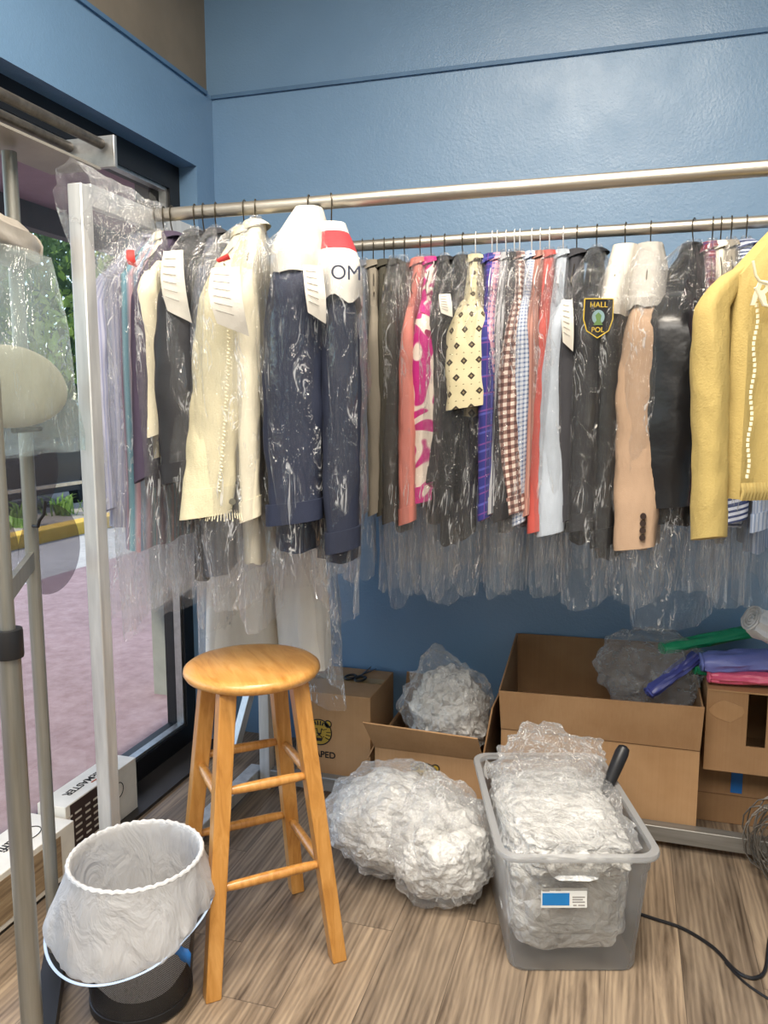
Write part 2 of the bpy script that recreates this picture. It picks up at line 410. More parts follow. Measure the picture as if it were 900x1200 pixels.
def car():
    root = thing('car', 'dark grey parked car seen through the shop window', 'car', (-8.6, 8.9, -.16))
    body = plain('car_paint', '#2b2d33', .25, .3); W = .92
    prof = [(-2.3, .35), (-2.32, .75), (-2.2, .95), (-1.2, 1.02), (-.6, 1.05), (1.7, 1.08), (2.25, 1.0), (2.3, .45), (2.2, .3), (-2.2, .3)]
    sect = lambda x, k: [Vector((x, y*k, .3+(z-.3)*k+(1-k)*.25)) for y, z in prof]
    MB().loft([sect(-W, .94), sect(-W+.06, 1), sect(W-.06, 1), sect(W, .94)]).build('body', body, root, ang=30)
    cab = [(-1.0, 1.02), (-.35, 1.58), (.2, 1.68), (1.2, 1.66), (1.75, 1.5), (2.05, 1.04)]
    MB().loft([[Vector((x, y*k, 1.0+(z-1.0)*k)) for y, z in cab] for x, k in ((-W+.12, .95), (-W+.2, 1), (W-.2, 1), (W-.12, .95))]).build('cabin', body, root, ang=30)
    gl = plain('car_glass', '#10141a', .08)
    for s in (-1, 1):
        mb = MB(); x = s*(W-.10)
        for poly in ([(-.75, 1.1), (-.25, 1.5), (.2, 1.58), (.2, 1.1)], [(.28, 1.1), (.28, 1.58), (1.15, 1.57), (1.5, 1.42), (1.7, 1.1)]):
            mb.prism(poly, frame((x-.02, 0, 0), (0, 1, 0), (0, 0, 1)), .04)
        mb.build('side_window', gl, root, smooth=False)
        MB().box((s*(W+.005), 0, .42), (.03, 3.0, .05)).build('sill_trim', plain('chrome', '#c9cbcf', .2, .9), root)
    for x in (-.82, .82):
        for y in (-1.4, 1.4):
            w = MB().lathe([(.0, -.11), (.30, -.11), (.35, -.08), (.35, .08), (.30, .11), (.0, .11)], 32); w.v = [(z*1.0+x, yy+y, xx+.35) for xx, yy, z in w.v]
            wo = w.build('wheel', plain('tyre', '#17181a', .85), root)
            hub = MB(); sx = .115 if x > 0 else -.115
            hub.tube([(x+sx-.01, y, .35), (x+sx+.01, y, .35)], .19, 24)
            hub.build('hubcap', plain('hub_grey', '#8b8d90', .35, .7), wo)
    MB().box((0, -2.33, .5), (1.7, .08, .2)).build('bumper', body, root, bevel=.03)
    MB().box((0, 2.33, .5), (1.7, .08, .2)).build('bumper', body, root, bevel=.03)
car()

# ------------------------------------------------------------------ garment rack
RZ, FY, BY, RR = 1.86, 1.90, 2.43, .0165
def metal(name, a, b, rough=.35, metalv=.9, sc=(3, 60, 60)):
    t = NT(name); v = t.map('Object', sc); n = t.noise(v, 1, 5, .6)
    t.bsdf(t.ramp(n, [(.25, srgb(a)), (.75, srgb(b))]), t.ramp(n, [(.2, (rough-.08,)*3+(1,)), (.8, (rough+.12,)*3+(1,))]), metalv); return t.done()
ROD = metal('galvanised_tube', '#97928a', '#c9c3b8', .36, .85)
BRUSH = metal('brushed_aluminium', '#b4b6b8', '#dcdddd', .42, .55, (40, 40, 4))
rack = thing('garment_rack', 'aluminium double clothes rack along the blue wall with two long rods', 'clothes rack', (-1.2, 1.64, 0))
def rel(p): return (p[0]+1.2, p[1]-1.64, p[2])
MB().tube([rel((-1.235, FY, RZ)), rel((1.5, FY, RZ))], RR, 20).build('front_rod', ROD, rack)
MB().tube([rel((-1.215, BY, RZ)), rel((1.5, BY, RZ))], RR, 20).build('back_rod', ROD, rack)
MB().box(rel((-1.2, 1.61, .932)), (.037, .04, 1.864)).build('post', BRUSH, rack, bevel=.003)
MB().box(rel((-1.2, 2.52, .91)), (.04, .04, 1.82)).build('post', BRUSH, rack, bevel=.003)
MB().sqtube(rel((-1.2, 1.635, RZ-.012)), rel((-1.2, 2.50, RZ-.012)), .022, .05).build('top_bar', BRUSH, rack, bevel=.002)
MB().sqtube(rel((-1.18, 2.52, .05)), rel((1.5, 2.50, .05)),   .038, .05).build('bottom_rail', metal('dull_rail', '#7d7b77', '#9c9a96', .45, .6), rack, bevel=.003)
MB().sqtube(rel((-1.25, 1.95, .045)), rel((-1.25, 2.545, .045)), .05, .045).build('foot_bar', BRUSH, rack, bevel=.003)
for p in ((-1.25, 2.0), (-1.25, 2.5), (.9, 2.5)):
    mb = MB().lathe([(0, -.009), (.018, -.009), (.0215, -.005), (.0215, .005), (.018, .009), (0, .009)], 18)
    mb.v = [(z, y, x) for x, y, z in mb.v]; mb.v = [(x+p[0]+1.2, y+p[1]-1.64, z+.0215) for x, y, z in mb.v]
    mb.build('caster', plain('black_plastic', '#17171a', .5), rack)

# ------------------------------------------------------------------ garments
CLEAR = film('garment_film', .042, .6, 1.0, (.995, .995, .995), .10, (9, 9, 2.4), .9, (.86, .88, .90), .07)
CLEARD = film('thin_film', .014, .7, 1.0, (.995, .995, .995), .10, (9, 9, 2.4), .9, (.86, .88, .90), .05)
CLEARW = film('bright_film', .085, .75, 1.0, (.995, .995, .995), .10, (9, 9, 2.4), .9, (.94, .96, 1.0), .12)  # extra brightness of the left-hand bags put into haze and colour
WIRE = plain('dark_wire', '#4a4438', .4, .7)
WWIRE = plain('white_wire', '#d9dadb', .5, .1)
NECK = 1.795
def sup(a, b, th, e=.8):
    c, s = math.cos(th), math.sin(th)
    return (b*math.copysign(abs(s)**e, s), a*math.copysign(abs(c)**e, c))

def body_mesh(L, hw, b, seed, fold=.25, flare=.0, n=36, slope=.115, neck=.036, waist=0.):
    mb = MB(); rings = []
    drops = [-.004, .008, .03, .055, .08, .1, slope, slope+.03] + [slope+.03+(L-slope-.03)*i/22 for i in range(1, 23)]
    for d in drops:
        k = min(1, max(0, d)/slope); a = neck+(hw-neck)*k**.92; bb = .020+(b-.020)*min(1, k*1.1)
        q = max(0, (d-slope)/(L-slope)); a *= 1+flare*q-waist*math.sin(PI*min(1, q*1.3)); bb *= 1+.12*q
        ring = []
        for j in range(n):
            th = 2*PI*j/n; x, y = sup(a, bb, th)
            p = (math.cos(th)*3+seed*7.1, math.sin(th)*3, d*2.2)
            f = math.sin(th*9+seed+d*3+3*nz(p, .5))*fold*q**.5*.6 + nz(p, 1.0)*fold*.8
            x *= 1+f*1.2; y *= 1+.06*nz(p, 1.)
            zz = L-d + (.012*nz((th*2, seed, 0)) if d == drops[-1] else 0)
            ring.append((x+.012*nz((seed, d*3, 1))*q, y, zz))
        rings.append(ring)
    return mb.loft(rings)

def sleeve_mesh(L, hw, side, slen, sb, sa, seed, sway=0., n=26, taper=.72, fold=.16, slope=.115, bend=.0):
    mb = MB(); rings = []; N = 26
    for i in range(N+1):
        k = i/N; s = k*slen
        y = side*(hw-.055+.085*min(1, (k/.16))**.6 + .012*math.sin(k*3+seed)); z = L-slope+.022-s
        x = sway*k*k+bend*math.sin(k*PI)
        r = (1-(1-taper)*k); a_, b_ = sa*r, sb*r
        g_ = min(1, k/.38); g_ = g_*g_*(3-2*g_); b_ *= .55+.45*g_
        if k < .1: a_ *= .6+4*k; b_ *= .8+2*k
        ring = []
        for j in range(n):
            th = 2*PI*j/n; px, py = sup(a_, b_, th, .9)
            p = (math.cos(th)*2+seed*3.3, math.sin(th)*2, s*9)
            f = nz(p, .8)*fold*.8+math.sin(s*60+th*2+4*nz(p, .6))*fold*.22*(1 if .25 < k < .9 else .4)
            ring.append((x+px*(1+f), y+py*(1+f*.8), z+.01*math.sin(th)*k))
        rings.append(ring)
    return mb.loft(rings)

def cuff_mesh(L, hw, side, slen, sb, sa, seed, sway, taper, ch, slope=.115, bend=0., grow=1.12):
    mb = MB(); rings = []
    for k in (1-ch/slen, 1-ch/slen*.5, 1.012):
        y = side*(hw-.055+.085+.012*math.sin(k*3+seed)); z = L-slope+.022-k*slen
        x = sway*k*k+bend*math.sin(k*PI); r = (1-(1-taper)*k)*grow
        rings.append([(x+sup(sa*r, sb*r, 2*PI*j/26, .9)[0], y+sup(sa*r, sb*r, 2*PI*j/26, .9)[1], z+.01*math.sin(2*PI*j/26)*k) for j in range(26)])
    return mb.loft(rings)

def collar_mesh(L, h=.018, r=.038, spread=.02):
    mb = MB(); rings = []
    for q, (dz, k) in enumerate(((-.012, 1.0), (h*.6, .92), (h, .86), (h*.75, 1.18), (.0-.004, 1.42+spread))):
        rings.append([(.026*k*math.sin(2*PI*j/24), r*k*math.cos(2*PI*j/24), L+dz+(.012*math.sin(2*PI*j/24) if q == 4 else 0)) for j in range(24)])
    return mb.loft(rings, True, False, False)

def bag_mesh(L, hw, b, seed, n=48, crumple=1.0, top=.03, slope=.12, ext=0.075, rings_n=40, lean=0., tube=.04):
    mb = MB(); rings = []
    drops = [-top, -top*.5, 0, .03, .06, .09, slope] + [slope+(L-slope)*i/rings_n for i in range(1, rings_n+1)]
    for d in drops:
        k = min(1, max(0, (d+top))/(slope+top)); a = .012+(hw+ext-.012)*k**.8; bb = .012+(b-.012)*min(1, k*1.3)
        q = max(0, (d-slope)/(L-slope)); a *= 1-.05*q; bb *= 1+.25*math.sin(q*PI)-.15*q
        if q > .7: bb += (max(bb, tube)-bb)*min(1, (q-.7)/.2)
        ring = []
        for j in range(n):
            th = 2*PI*j/n; x, y = sup(a, bb, th, .85)
            p = Vector((math.cos(th)*1.6+seed*5.7, math.sin(th)*1.6, d*2.0))
            f = .24*nz(p, 1.5)+.12*ridged(p, 1.8, 2)-.12+.05*nz(p, 4)
            f *= crumple*(1+ .6*(1-k))
            x *= 1+f*1.5; y *= 1+f*.10
            zz = L-d
            if q > .98: zz += .035*nz((math.cos(th), math.sin(th)*.6+seed, 2))+.008*nz((th*4, seed, 3))
            ring.append((x+lean*q*q, y, zz))
        rings.append(ring)
    return mb.loft(rings, True, False, False)

def hanger(X, Y, label, mat, yaw=0., group='wire hangers'):
    root = thing('wire_hanger', label, 'hanger', (X, Y, RZ-.19), yaw)
    zc = .19; r = RR+.0035; a0 = -40
    pts = [(0, r*math.cos(R(a)), zc+r*math.sin(R(a))) for a in range(a0, 181, 20)]
    pts = [(0, y, z) for _, y, z in pts] + [(0, -r*.6, zc-.028), (0, -.002, zc-.045), (0, 0, zc-.075)]
    MB().tube(pts, .0017, 6).build('hook', mat, root)
    tri = [(0, 0, zc-.07), (0, .04, zc-.082), (0, .185, zc-.15), (0, .19, zc-.165), (0, .18, zc-.17), (0, -.18, zc-.17), (0, -.19, zc-.165), (0, -.185, zc-.15), (0, -.04, zc-.082), (0, 0, zc-.07)]
    MB().tube(tri, .0015, 6).build('shoulder_wire', mat, root)
    return root

COUNT = {'i': 0}
def garment(name, cat, label, short, rod, X, yaw, L, mat, hw=.20, b=.03, slv=.58, sb=.032, sa=.026, taper=.72, sway=0., bend=0., collar=True, cuff=.04, cuffmat=None, bag=.2, bagb=None, fold=.25, flare=0., group=None, wire=None, hang=True, neck=NECK, crumple=1., hangyaw=None, film_m=None, waist=0., Yo=0., cgrow=1.12, lean=0., slope=None):
    COUNT['i'] += 1; sd = COUNT['i']*1.37
    Y = (FY if rod == 'front' else BY)+Yo; yw = R(yaw)
    sl = slope or (.115 if rod == 'front' else .15)
    root = thing(name, label, cat, (X, Y, neck-L), yw, group)
    body_mesh(L, hw, b, sd, fold, flare, waist=waist, slope=sl).build('body', mat, root)
    if slv:
        for side in (-1, 1):
            so = sleeve_mesh(L, hw, side, slv, sb, sa, sd+side, sway, taper=taper, bend=bend, slope=sl).build('sleeve', mat, root)
            if cuff: cuff_mesh(L, hw, side, slv, sb, sa, sd+side, sway, taper, cuff, bend=bend, grow=cgrow, slope=sl).build('cuff', cuffmat or mat, so)
    if collar: collar_mesh(L).build('collar', cuffmat or mat, root)
    if hang:
        hanger(X, Y, ('white' if wire else 'dark') + ' wire hanger on the %s rod holding the %s' % (rod, short), WWIRE if wire else WIRE, yw if hangyaw is None else R(hangyaw))
    if bag:
        BL = L+bag
        bb = bagb or max(b, sb)+.012
        tag(bag_mesh(BL, hw, bb, sd, crumple=crumple, lean=lean, slope=sl+.005).build('garment_bag', film_m or CLEAR, None, (X, Y, neck-BL), yw), 'clear plastic bag over the %s on the %s rod' % (short, rod), 'garment bag')
    return root

def paper_cape(X, Y, yaw, label, mat, hw, b, drop, neck=NECK, name='paper_shoulder_cover', seed=1., slope=.115):
    mb = MB(); rings = []; sl = slope
    for d in [-.022, -.012, .01, .03, .055, .08, .1, sl, sl+.02] + ([drop] if drop > sl+.02 else []):
        k = min(1, max(0, d+.02)/(sl+.02)); a = .042+(hw+.055-.042)*k**.85; bb = .034+(b+.012-.03)*min(1, k*1.2)
        rings.append([(sup(a, bb, 2*PI*j/40)[0]*(1+.12*nz((j*.5, d*12, seed))), sup(a, bb, 2*PI*j/40)[1], drop-d+(.02*nz((j*.35, seed, 4)) if d >= sl+.02 else 0)) for j in range(40)])
    return tag(mb.loft(rings, True, False, False).build(name, mat, None, (X, Y, neck-drop), R(yaw)), label, 'paper cover')
PAPER = fabric('white_paper', '#d3cec4', .7, .3, .04)
PAPERG = fabric('grey_tissue', '#b4b0aa', .7, .5, .05)
def ticket(label, c, xdir, w, h, curl=.01, mat=PAPER, lines=True, name='paper_ticket'):
    xd = Vector(xdir).normalized(); nrm = xd.cross(Vector((0, 0, 1))).normalized(); rings = []
    for i in range(9):
        k = i/8; rings.append([xd*(w*(u-.5))*(1+.12*math.sin(k*PI))+xd*(w*.22*k)+Vector((0, 0, -h*k*(.82+.18*u)))+nrm*(curl*math.sin(k*PI)+curl*.7*math.cos(u*PI)*k) for u in (0, .2, .4, .6, .8, 1)])
    root = MB().loft(rings, False).build(name, mat, None, c)
    if lines:
        mb = MB()
        for i in range(1, 7):
            k = i/8; off = -nrm*.0012
            p = [xd*(w*(u-.5))*(1+.12*math.sin(k*PI))+xd*(w*.22*k)+Vector((0, 0, -h*k*(.82+.18*u)))+nrm*(curl*math.sin(k*PI)+curl*.7*math.cos(u*PI)*k) for u in (.12, .4, .65)]
            for s_ in (-1, 1):
                mb.tube([q+nrm*.0012*s_ for q in p], .0006, 4)
        mb.build('printed_line', plain('print_grey', '#8f8b86', .8), root)
    return tag(root, label, 'paper ticket')

F = fabric
leather = plain('black_leather', '#121214', .38, bump=.35, bscale=40)
BLK = F('black_cloth', '#161518', .8, .4)
# front rod, left to right
lav = patt('lavender_stripe', stripes('#c9cbe0', '#a9aed0', .012, .4))
garment('dress_shirt', 'shirt', 'pale lavender striped shirt nearest the window on the front rod', 'pale lavender shirt', 'front', -1.222, 2, .72, lav, b=.03, sb=.03, bag=.24, film_m=CLEARW)
garment('striped_dress', 'dress', 'pink, teal and plum striped dress next to the lavender shirt', 'pink and teal striped dress', 'front', -1.185, 8, .78, patt('multi_stripe', multistripe(['#c79aa8', '#d8b3bd', '#5b8fa3', '#7fb0bd', '#6b4a63', '#caa5b5', '#8fa7c4'], .07)), b=.035, slv=0, bag=.2, collar=False, film_m=CLEARW, flare=.05)
garment('blouse', 'blouse', 'cream gathered blouse between lavender shirt and black leather jacket', 'cream blouse', 'front', -1.165, 20, .55, F('cream_cloth', '#e2d9bc', .8), b=.03, slv=.40, sb=.034, bag=.36, film_m=CLEARW)
garment('cardigan', 'cardigan', 'dark plum cardigan just behind the cream blouse', 'dark plum cardigan', 'front', -1.14, 9, .62, F('plum_cloth', '#3d3347'), b=.022, slv=.5, sb=.022, bag=0)
garment('leather_jacket', 'jacket', 'glossy charcoal jacket with crinkled bag on the front rod', 'charcoal jacket', 'front', -1.075, 17, .58, plain('charcoal_shine', '#2a2a2e', .4, bump=.4, bscale=30), b=.045, slv=.50, sb=.056, sa=.034, bag=.3, bagb=.062, crumple=1.2)
garment('trousers', 'trousers', 'black trousers hanging below the charcoal jacket', 'black trousers', 'front', -1.05, 17, .86, BLK, hw=.15, b=.022, slv=0, bag=0, collar=False, fold=.2)
garment('suit_jacket', 'jacket', 'slate grey suit jacket with raised dark collar and paper ticket', 'slate grey suit jacket', 'front', -1.015, 18, .84, F('slate_cloth', '#4a4d5a'), b=.028, slv=.62, sb=.03, bag=.12, cuffmat=F('dark_collar', '#2c2c31'))
cden = F('cream_denim', '#cdc4a4', .85, .45, .07, 260)
cj = garment('denim_jacket', 'jacket', 'cream denim jacket with frayed cuff and buttoned sleeve', 'cream denim jacket', 'front', -.935, 11, .60, cden, sway=-.045, b=.045, slv=.58, sb=.072, sa=.034, taper=.82, cuff=.06, bag=.3, bagb=.08, film_m=CLEARW, cgrow=1.06)
garment('coat', 'coat', 'ivory coat behind the cream denim jacket', 'ivory coat', 'front', -.905, 19, .82, F('ivory_cloth', '#d8d0b9', .8, .3), hw=.19, b=.03, slv=.6, sb=.032, bag=.15, film_m=CLEARW, neck=1.81)
garment('gown', 'dress', 'long white gown at the left end of the back rod, falling behind the stool', 'long white gown', 'back', -1.165, -32, 1.27, F('white_satin', '#eae6dd', .6, .35, .04), hw=.17, b=.065, slv=0, bag=.02, flare=.25, collar=False, film_m=CLEARW)
garment('gown', 'dress', 'long ivory gown with loose folds behind the stool, right of the white gown', 'long ivory gown', 'back', -1.045, 42, 1.25, F('ivory_satin', '#e4dfd6', .6, .35, .04), hw=.18, b=.06, slv=0, bag=.13, lean=.06, flare=.25, collar=False, film_m=CLEARW)
navy = F('navy_wool', '#171f36', .75, .3, .08)
NX, NYW = -.762, 12
garment('suit_jacket', 'jacket', 'navy blue jacket under a plain white paper shoulder cover', 'navy jacket with plain cover', 'front', NX, NYW, .775, navy, hw=.215, b=.06, slv=.60, sb=.072, sa=.04, taper=.82, bag=.08, film_m=CLEARD, bagb=.095, neck=1.81, crumple=.8, fold=.15)
paper_cape(NX, FY, NYW, 'plain white paper cover on the shoulders of the left navy jacket', PAPER, .215, .052, .165, neck=1.825)
N2X, N2Y = -.705, 25
garment('suit_jacket', 'jacket', 'second navy jacket under the white and red printed paper cover', 'navy jacket with red printed cover', 'front', N2X, N2Y, .76, F('navy_dark', '#151c30', .75, .3), hw=.205, b=.045, slv=.62, sb=.05, sa=.034, bag=.12, film_m=CLEARD, neck=1.77)
def redcape(t, u, v): return t.mix(t.math('MULTIPLY', t.math('LESS_THAN', v, .135), t.math('GREATER_THAN', v, .055)), srgb('#dfdbd3'), srgb('#b8333a'))
cap = paper_cape(N2X, FY, N2Y, 'white and red printed paper cover on the second navy jacket', patt('red_white_cover', redcape, .7, .2), .205, .048, .185, neck=1.785, seed=3.)
yv = Vector((math.sin(R(N2Y)), -math.cos(R(N2Y)), 0))
text_obj('lettering', 'OM', plain('print_navy', '#2c3246', .7), cap, frame((.006, -.300, .045), (.985, .17, 0), (0, 0, 1)), .042)

# back rod, left to right
bg = 'grey clothes bunched behind the navy jackets'
garment('shirt', 'shirt', 'blue grey shirt at the left end of the back rod', 'blue grey shirt', 'back', -.80, 18, .74, F('bluegrey_cloth', '#5e6470'), b=.02, slv=.6, sb=.024, bag=.18)
garment('shirt', 'shirt', 'taupe grey shirt second from the left on the back rod', 'taupe shirt', 'back', -.765, 18, .72, F('taupe_cloth', '#7b7468'), b=.02, slv=.6, sb=.024, bag=0)
garment('blouse', 'blouse', 'dark olive blouse third from the left on the back rod', 'dark olive blouse', 'back', -.73, 16, .74, F('olive_cloth', '#3c392f'), b=.02, slv=.6, sb=.024, bag=0)
garment('jacket', 'jacket', 'charcoal brown jacket left of the salmon sleeve on the back rod', 'charcoal brown jacket', 'back', -.70, 14, .76, F('brownblack_cloth', '#33302c'), b=.024, slv=.62, sb=.03, bag=.2)
garment('dress', 'dress', 'sleeveless black grey dress just left of the salmon blouse', 'sleeveless black grey dress', 'back', -.665, 12, .80, F('greyblack_cloth', '#3e3c3a'), hw=.17, b=.022, slv=0, bag=.2, collar=False)
garment('blouse', 'blouse', 'salmon pink long sleeved blouse beside the magenta patterned one', 'salmon blouse', 'back', -.615, 6, .70, F('salmon_cloth', '#bd7368'), b=.02, slv=.62, sb=.026, taper=.9, bag=.26)
garment('blouse', 'blouse', 'cream blouse with bold magenta flower pattern', 'magenta flowered blouse', 'back', -.582, 9, .66, patt('magenta_petals', petals('#e7d9cc', '#c0267e', '#8c1e4f')), b=.024, slv=.56, sb=.036, taper=.9, bag=.3)
garment('dress', 'dress', 'black dress with white ticket beside the magenta flowered blouse', 'black dress with ticket', 'back', -.54, 6, .76, F('black_crepe', '#1d1b1e', .8, .35), b=.03, slv=.5, sb=.036, bag=.22)
garment('dress', 'dress', 'soft black long dress under the cream diamond patterned blouse', 'soft black long dress', 'back', -.485, 2, .82, F('black_velvet', '#141416', .9, .5), b=.035, slv=.56, sb=.05, bag=.16)
garment('blouse', 'blouse', 'cream short sleeved blouse with dark diamond print', 'cream diamond print blouse', 'back', -.447, 7, .45, patt('cream_diamonds', diamonds('#d3c9a4', '#3a3128', .042)), b=.035, slv=.30, sb=.056, sa=.034, taper=1.08, bag=.5, cuff=0, bagb=.06, wire=1)
garment('dress_shirt', 'shirt', 'royal blue and violet plaid shirt right of the cream blouse', 'royal blue plaid shirt', 'back', -.398, 7, .74, patt('royal_plaid', plaid('#2c2f78', '#4b4fa0', '#6c3f86', .05)), b=.018, slv=.6, sb=.024, bag=0, wire=1)
garment('dress_shirt', 'shirt', 'pink and blue checked shirt beside the royal blue plaid one', 'pink checked shirt', 'back', -.383, 5, .73, patt('pink_check', gingham('#e0a9b6', '#b98aa8', '#4d5a94', .022, .35)), b=.016, slv=.6, sb=.02, bag=0, wire=1)
garment('dress_shirt', 'shirt', 'light grey shirt with fine dark diagonal stripes', 'grey striped shirt', 'back', -.357, 4, .72, patt('grey_stripe', stripes('#b3b4b8', '#4b4e58', .016, .28)), b=.02, slv=.58, sb=.03, bag=.22, wire=1)
garment('shirt', 'shirt', 'plain black shirt between grey striped and brown gingham shirts', 'plain black shirt', 'back', -.332, 3, .78, F('black_cotton', '#19171a', .85, .4), b=.022, slv=.6, sb=.03, bag=.16, wire=1)
garment('dress_shirt', 'shirt', 'brown and white gingham shirt left of the pale blue check', 'brown gingham shirt', 'back', -.318, 8, .70, patt('brown_gingham', gingham('#dccfc4', '#8d6a62', '#4f302d', .021)), b=.022, slv=.58, sb=.036, bend=-.02, bag=.24, wire=1)
garment('dress_shirt', 'shirt', 'pale blue small check shirt with flared cuff below the gingham', 'pale blue check shirt', 'back', -.282, 2, .76, patt('paleblue_check', gingham('#ccd2dc', '#a3aec4', '#5e6d92', .012, .4)), b=.016, slv=.61, sb=.024, bag=0, wire=1)
garment('dress_shirt', 'shirt', 'dusty brown rose shirt next to the coral one', 'dusty rose shirt', 'back', -.258, 2, .73, patt('dusty_rose', stripes('#a5786c', '#8a6058', .01, .4)), b=.018, slv=.585, sb=.028, bag=0, wire=1)
garment('shirt', 'shirt', 'bright coral red long sleeved shirt', 'coral red shirt', 'back', -.232, 3, .78, F('coral_cloth', '#ad4a42', .8), b=.022, slv=.625, sb=.03, taper=.9, bag=.16, wire=1)
garment('shirt', 'shirt', 'pale blue grey shirt with long cuffless sleeve right of coral', 'pale blue grey shirt', 'back', -.193, 1, .78, F('pale_blue_grey', '#a9b2be', .8), b=.024, slv=.64, sb=.036, taper=1., bag=.16, cuff=0, wire=1)
garment('cardigan', 'cardigan', 'dark grey cardigan behind the pale blue grey shirt', 'dark grey cardigan', 'back', -.155, 0, .76, F('dark_grey_cloth', '#35353a'), b=.02, slv=.6, sb=.026, bag=0)
uni = F('black_uniform', '#17181d', .6, .35)
UX, UY = -.10, -2
garment('uniform_jacket', 'jacket', 'black uniform jacket with yellow edged shield patch on its sleeve', 'black uniform jacket', 'back', UX, UY, .80, uni, b=.032, slv=.62, sb=.05, sa=.036, bag=.16, bagb=.075)
garment('leather_jacket', 'jacket', 'shiny black leather jacket between the uniform and tan blazer', 'black leather jacket', 'back', -.022, -7, .84, leather, b=.032, slv=.66, sb=.042, sa=.034, bag=.1)
paper_cape(-.022, BY, -7, 'white paper cover on the shoulders of the black leather jacket', PAPER, .20, .03, .19, slope=.15)
BX_, BYW = .045, -3
bz = garment('blazer', 'blazer', 'tan blazer with four dark sleeve buttons', 'tan blazer', 'back', BX_, BYW, .80, F('tan_wool', '#ab9078', .85, .3, .06), hw=.21, b=.05, slv=.665, sb=.066, sa=.042, taper=.82, cuff=0, bag=.14, bagb=.082, collar=False)
paper_cape(BX_, BY, BYW, 'crumpled grey tissue bunched on the shoulders of the tan blazer', PAPERG, .185, .05, .175, name='tissue_wrap', seed=6., slope=.15)
garment('puffer_jacket', 'jacket', 'shiny black puffer jacket between tan blazer and yellow jacket', 'black puffer jacket', 'back', .158, -20, .74, plain('puffer_black', '#141417', .3, bump=.8, bscale=14), hw=.205, b=.075, slv=.56, sb=.112, sa=.05, taper=.82, cuff=0, bag=.27, bagb=.105, fold=.35, crumple=1.2)
garment('dress_shirt', 'shirt', 'red plaid shirt right of the black puffer jacket', 'red plaid shirt', 'back', .205, -4, .72, patt('red_plaid', plaid('#7d3140', '#c4a9ae', '#3b3f77', .03)), b=.014, slv=.56, sb=.018, bag=.18)
garment('dress_shirt', 'shirt', 'cream shirt between the red plaid shirt and the yellow jacket', 'cream shirt', 'back', .226, -3, .72, F('cream_shirt', '#d9d2c2'), b=.016, slv=.56, sb=.02, bag=0)
garment('dress_shirt', 'shirt', 'grey tan shirt whose hem shows under the yellow jacket', 'grey tan shirt', 'back', .252, -3, .78, F('greytan_shirt', '#8d8577'), b=.016, slv=.6, sb=.02, bag=.14)
garment('dress_shirt', 'shirt', 'navy and white striped shirt with hem below the yellow jacket', 'navy striped shirt', 'back', .29, -4, .74, patt('navy_stripe', stripes('#ccd3e4', '#31406f', .014, .45, 1)), b=.03, slv=.58, sb=.036, bag=.2)
garment('dress_shirt', 'shirt', 'pale blue pinstripe shirt at the right edge under the yellow jacket', 'pale blue pinstripe shirt', 'back', .35, -4, .80, patt('blue_pin', stripes('#b9c6dc', '#8ea2c6', .01, .4)), b=.03, slv=.6, sb=.03, bag=.14)

# yellow jacket, unwrapped, on the front rod
yd = F('yellow_denim', '#aa955a', .85, .4, .06, 240)
YX, YYW = .372, -60
yj = garment('denim_jacket', 'jacket', 'yellow denim jacket with white embroidery at the right edge', 'yellow denim jacket', 'front', YX, YYW, .62, yd, hangyaw=-15, slope=.17, hw=.21, b=.055, slv=.55, sb=.042, sa=.036, taper=.86, cuff=.05, bag=0, neck=1.80, cgrow=1.05)

# small attached pieces
def addpart(root, mb, name, mat, **kw): return mb.build(name, mat, root, **kw)
BTN = plain('dark_button', '#2a1c17', .4)
for k in range(4):
    m = MB(); m.tube([(.020, -.268, .04+.0185*k), (.020, -.292, .04+.0185*k)], .0078, 12); m.build('button', BTN, bz)

# ------------------------------------------------------------------ wooden stool
t = NT('honey_wood'); v = t.map('Object', (1, 1, 1)); 
g = t.noise(t.map('Object', (14, 2.0, 14)), 3.0, 6, .6, .8); g2 = t.noise(v, 5, 3)
c = t.ramp(t.math('ADD', t.math('MULTIPLY', g, .8), t.math('MULTIPLY', g2, .25)), [(.3, srgb('#a8702f')), (.5, srgb('#c8904a')), (.72, srgb('#dba866'))])
t.bsdf(c, .34, 0., t.bump(g, .08, .002), Coat_Weight=.3, Coat_Roughness=.2); WOOD = t.done()
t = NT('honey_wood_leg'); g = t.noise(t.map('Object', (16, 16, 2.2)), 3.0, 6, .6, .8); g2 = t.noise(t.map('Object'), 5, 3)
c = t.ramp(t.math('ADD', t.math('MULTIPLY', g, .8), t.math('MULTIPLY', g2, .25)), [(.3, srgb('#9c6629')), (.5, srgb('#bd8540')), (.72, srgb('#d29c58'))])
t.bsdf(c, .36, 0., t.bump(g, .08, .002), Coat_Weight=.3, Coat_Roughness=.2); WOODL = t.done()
SC = Vector((-.865, 1.745, 0)); sa = R(41.9)
stool = thing('stool', 'round honey coloured wooden bar stool on the plank floor', 'stool', SC, sa)
MB().lathe([(0, .708), (.13, .708), (.150, .710), (.162, .716), (.168, .726), (.166, .735), (.158, .741), (.14, .743), (0, .744)], 64).build('seat', WOOD, stool, ang=50)
def legpt(sx, sy, z):
    k = 1-z/.71; h = .088+(.158-.088)*k; return Vector((sx*h, sy*h, z))
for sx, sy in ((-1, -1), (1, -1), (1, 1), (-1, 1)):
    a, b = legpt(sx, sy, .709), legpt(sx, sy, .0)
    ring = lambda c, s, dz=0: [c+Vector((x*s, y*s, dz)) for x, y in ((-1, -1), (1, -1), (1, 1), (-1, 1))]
    MB().loft([ring(b, .0185), ring(a, .0205)]).build('leg', WOODL, stool, bevel=.003, smooth=False)
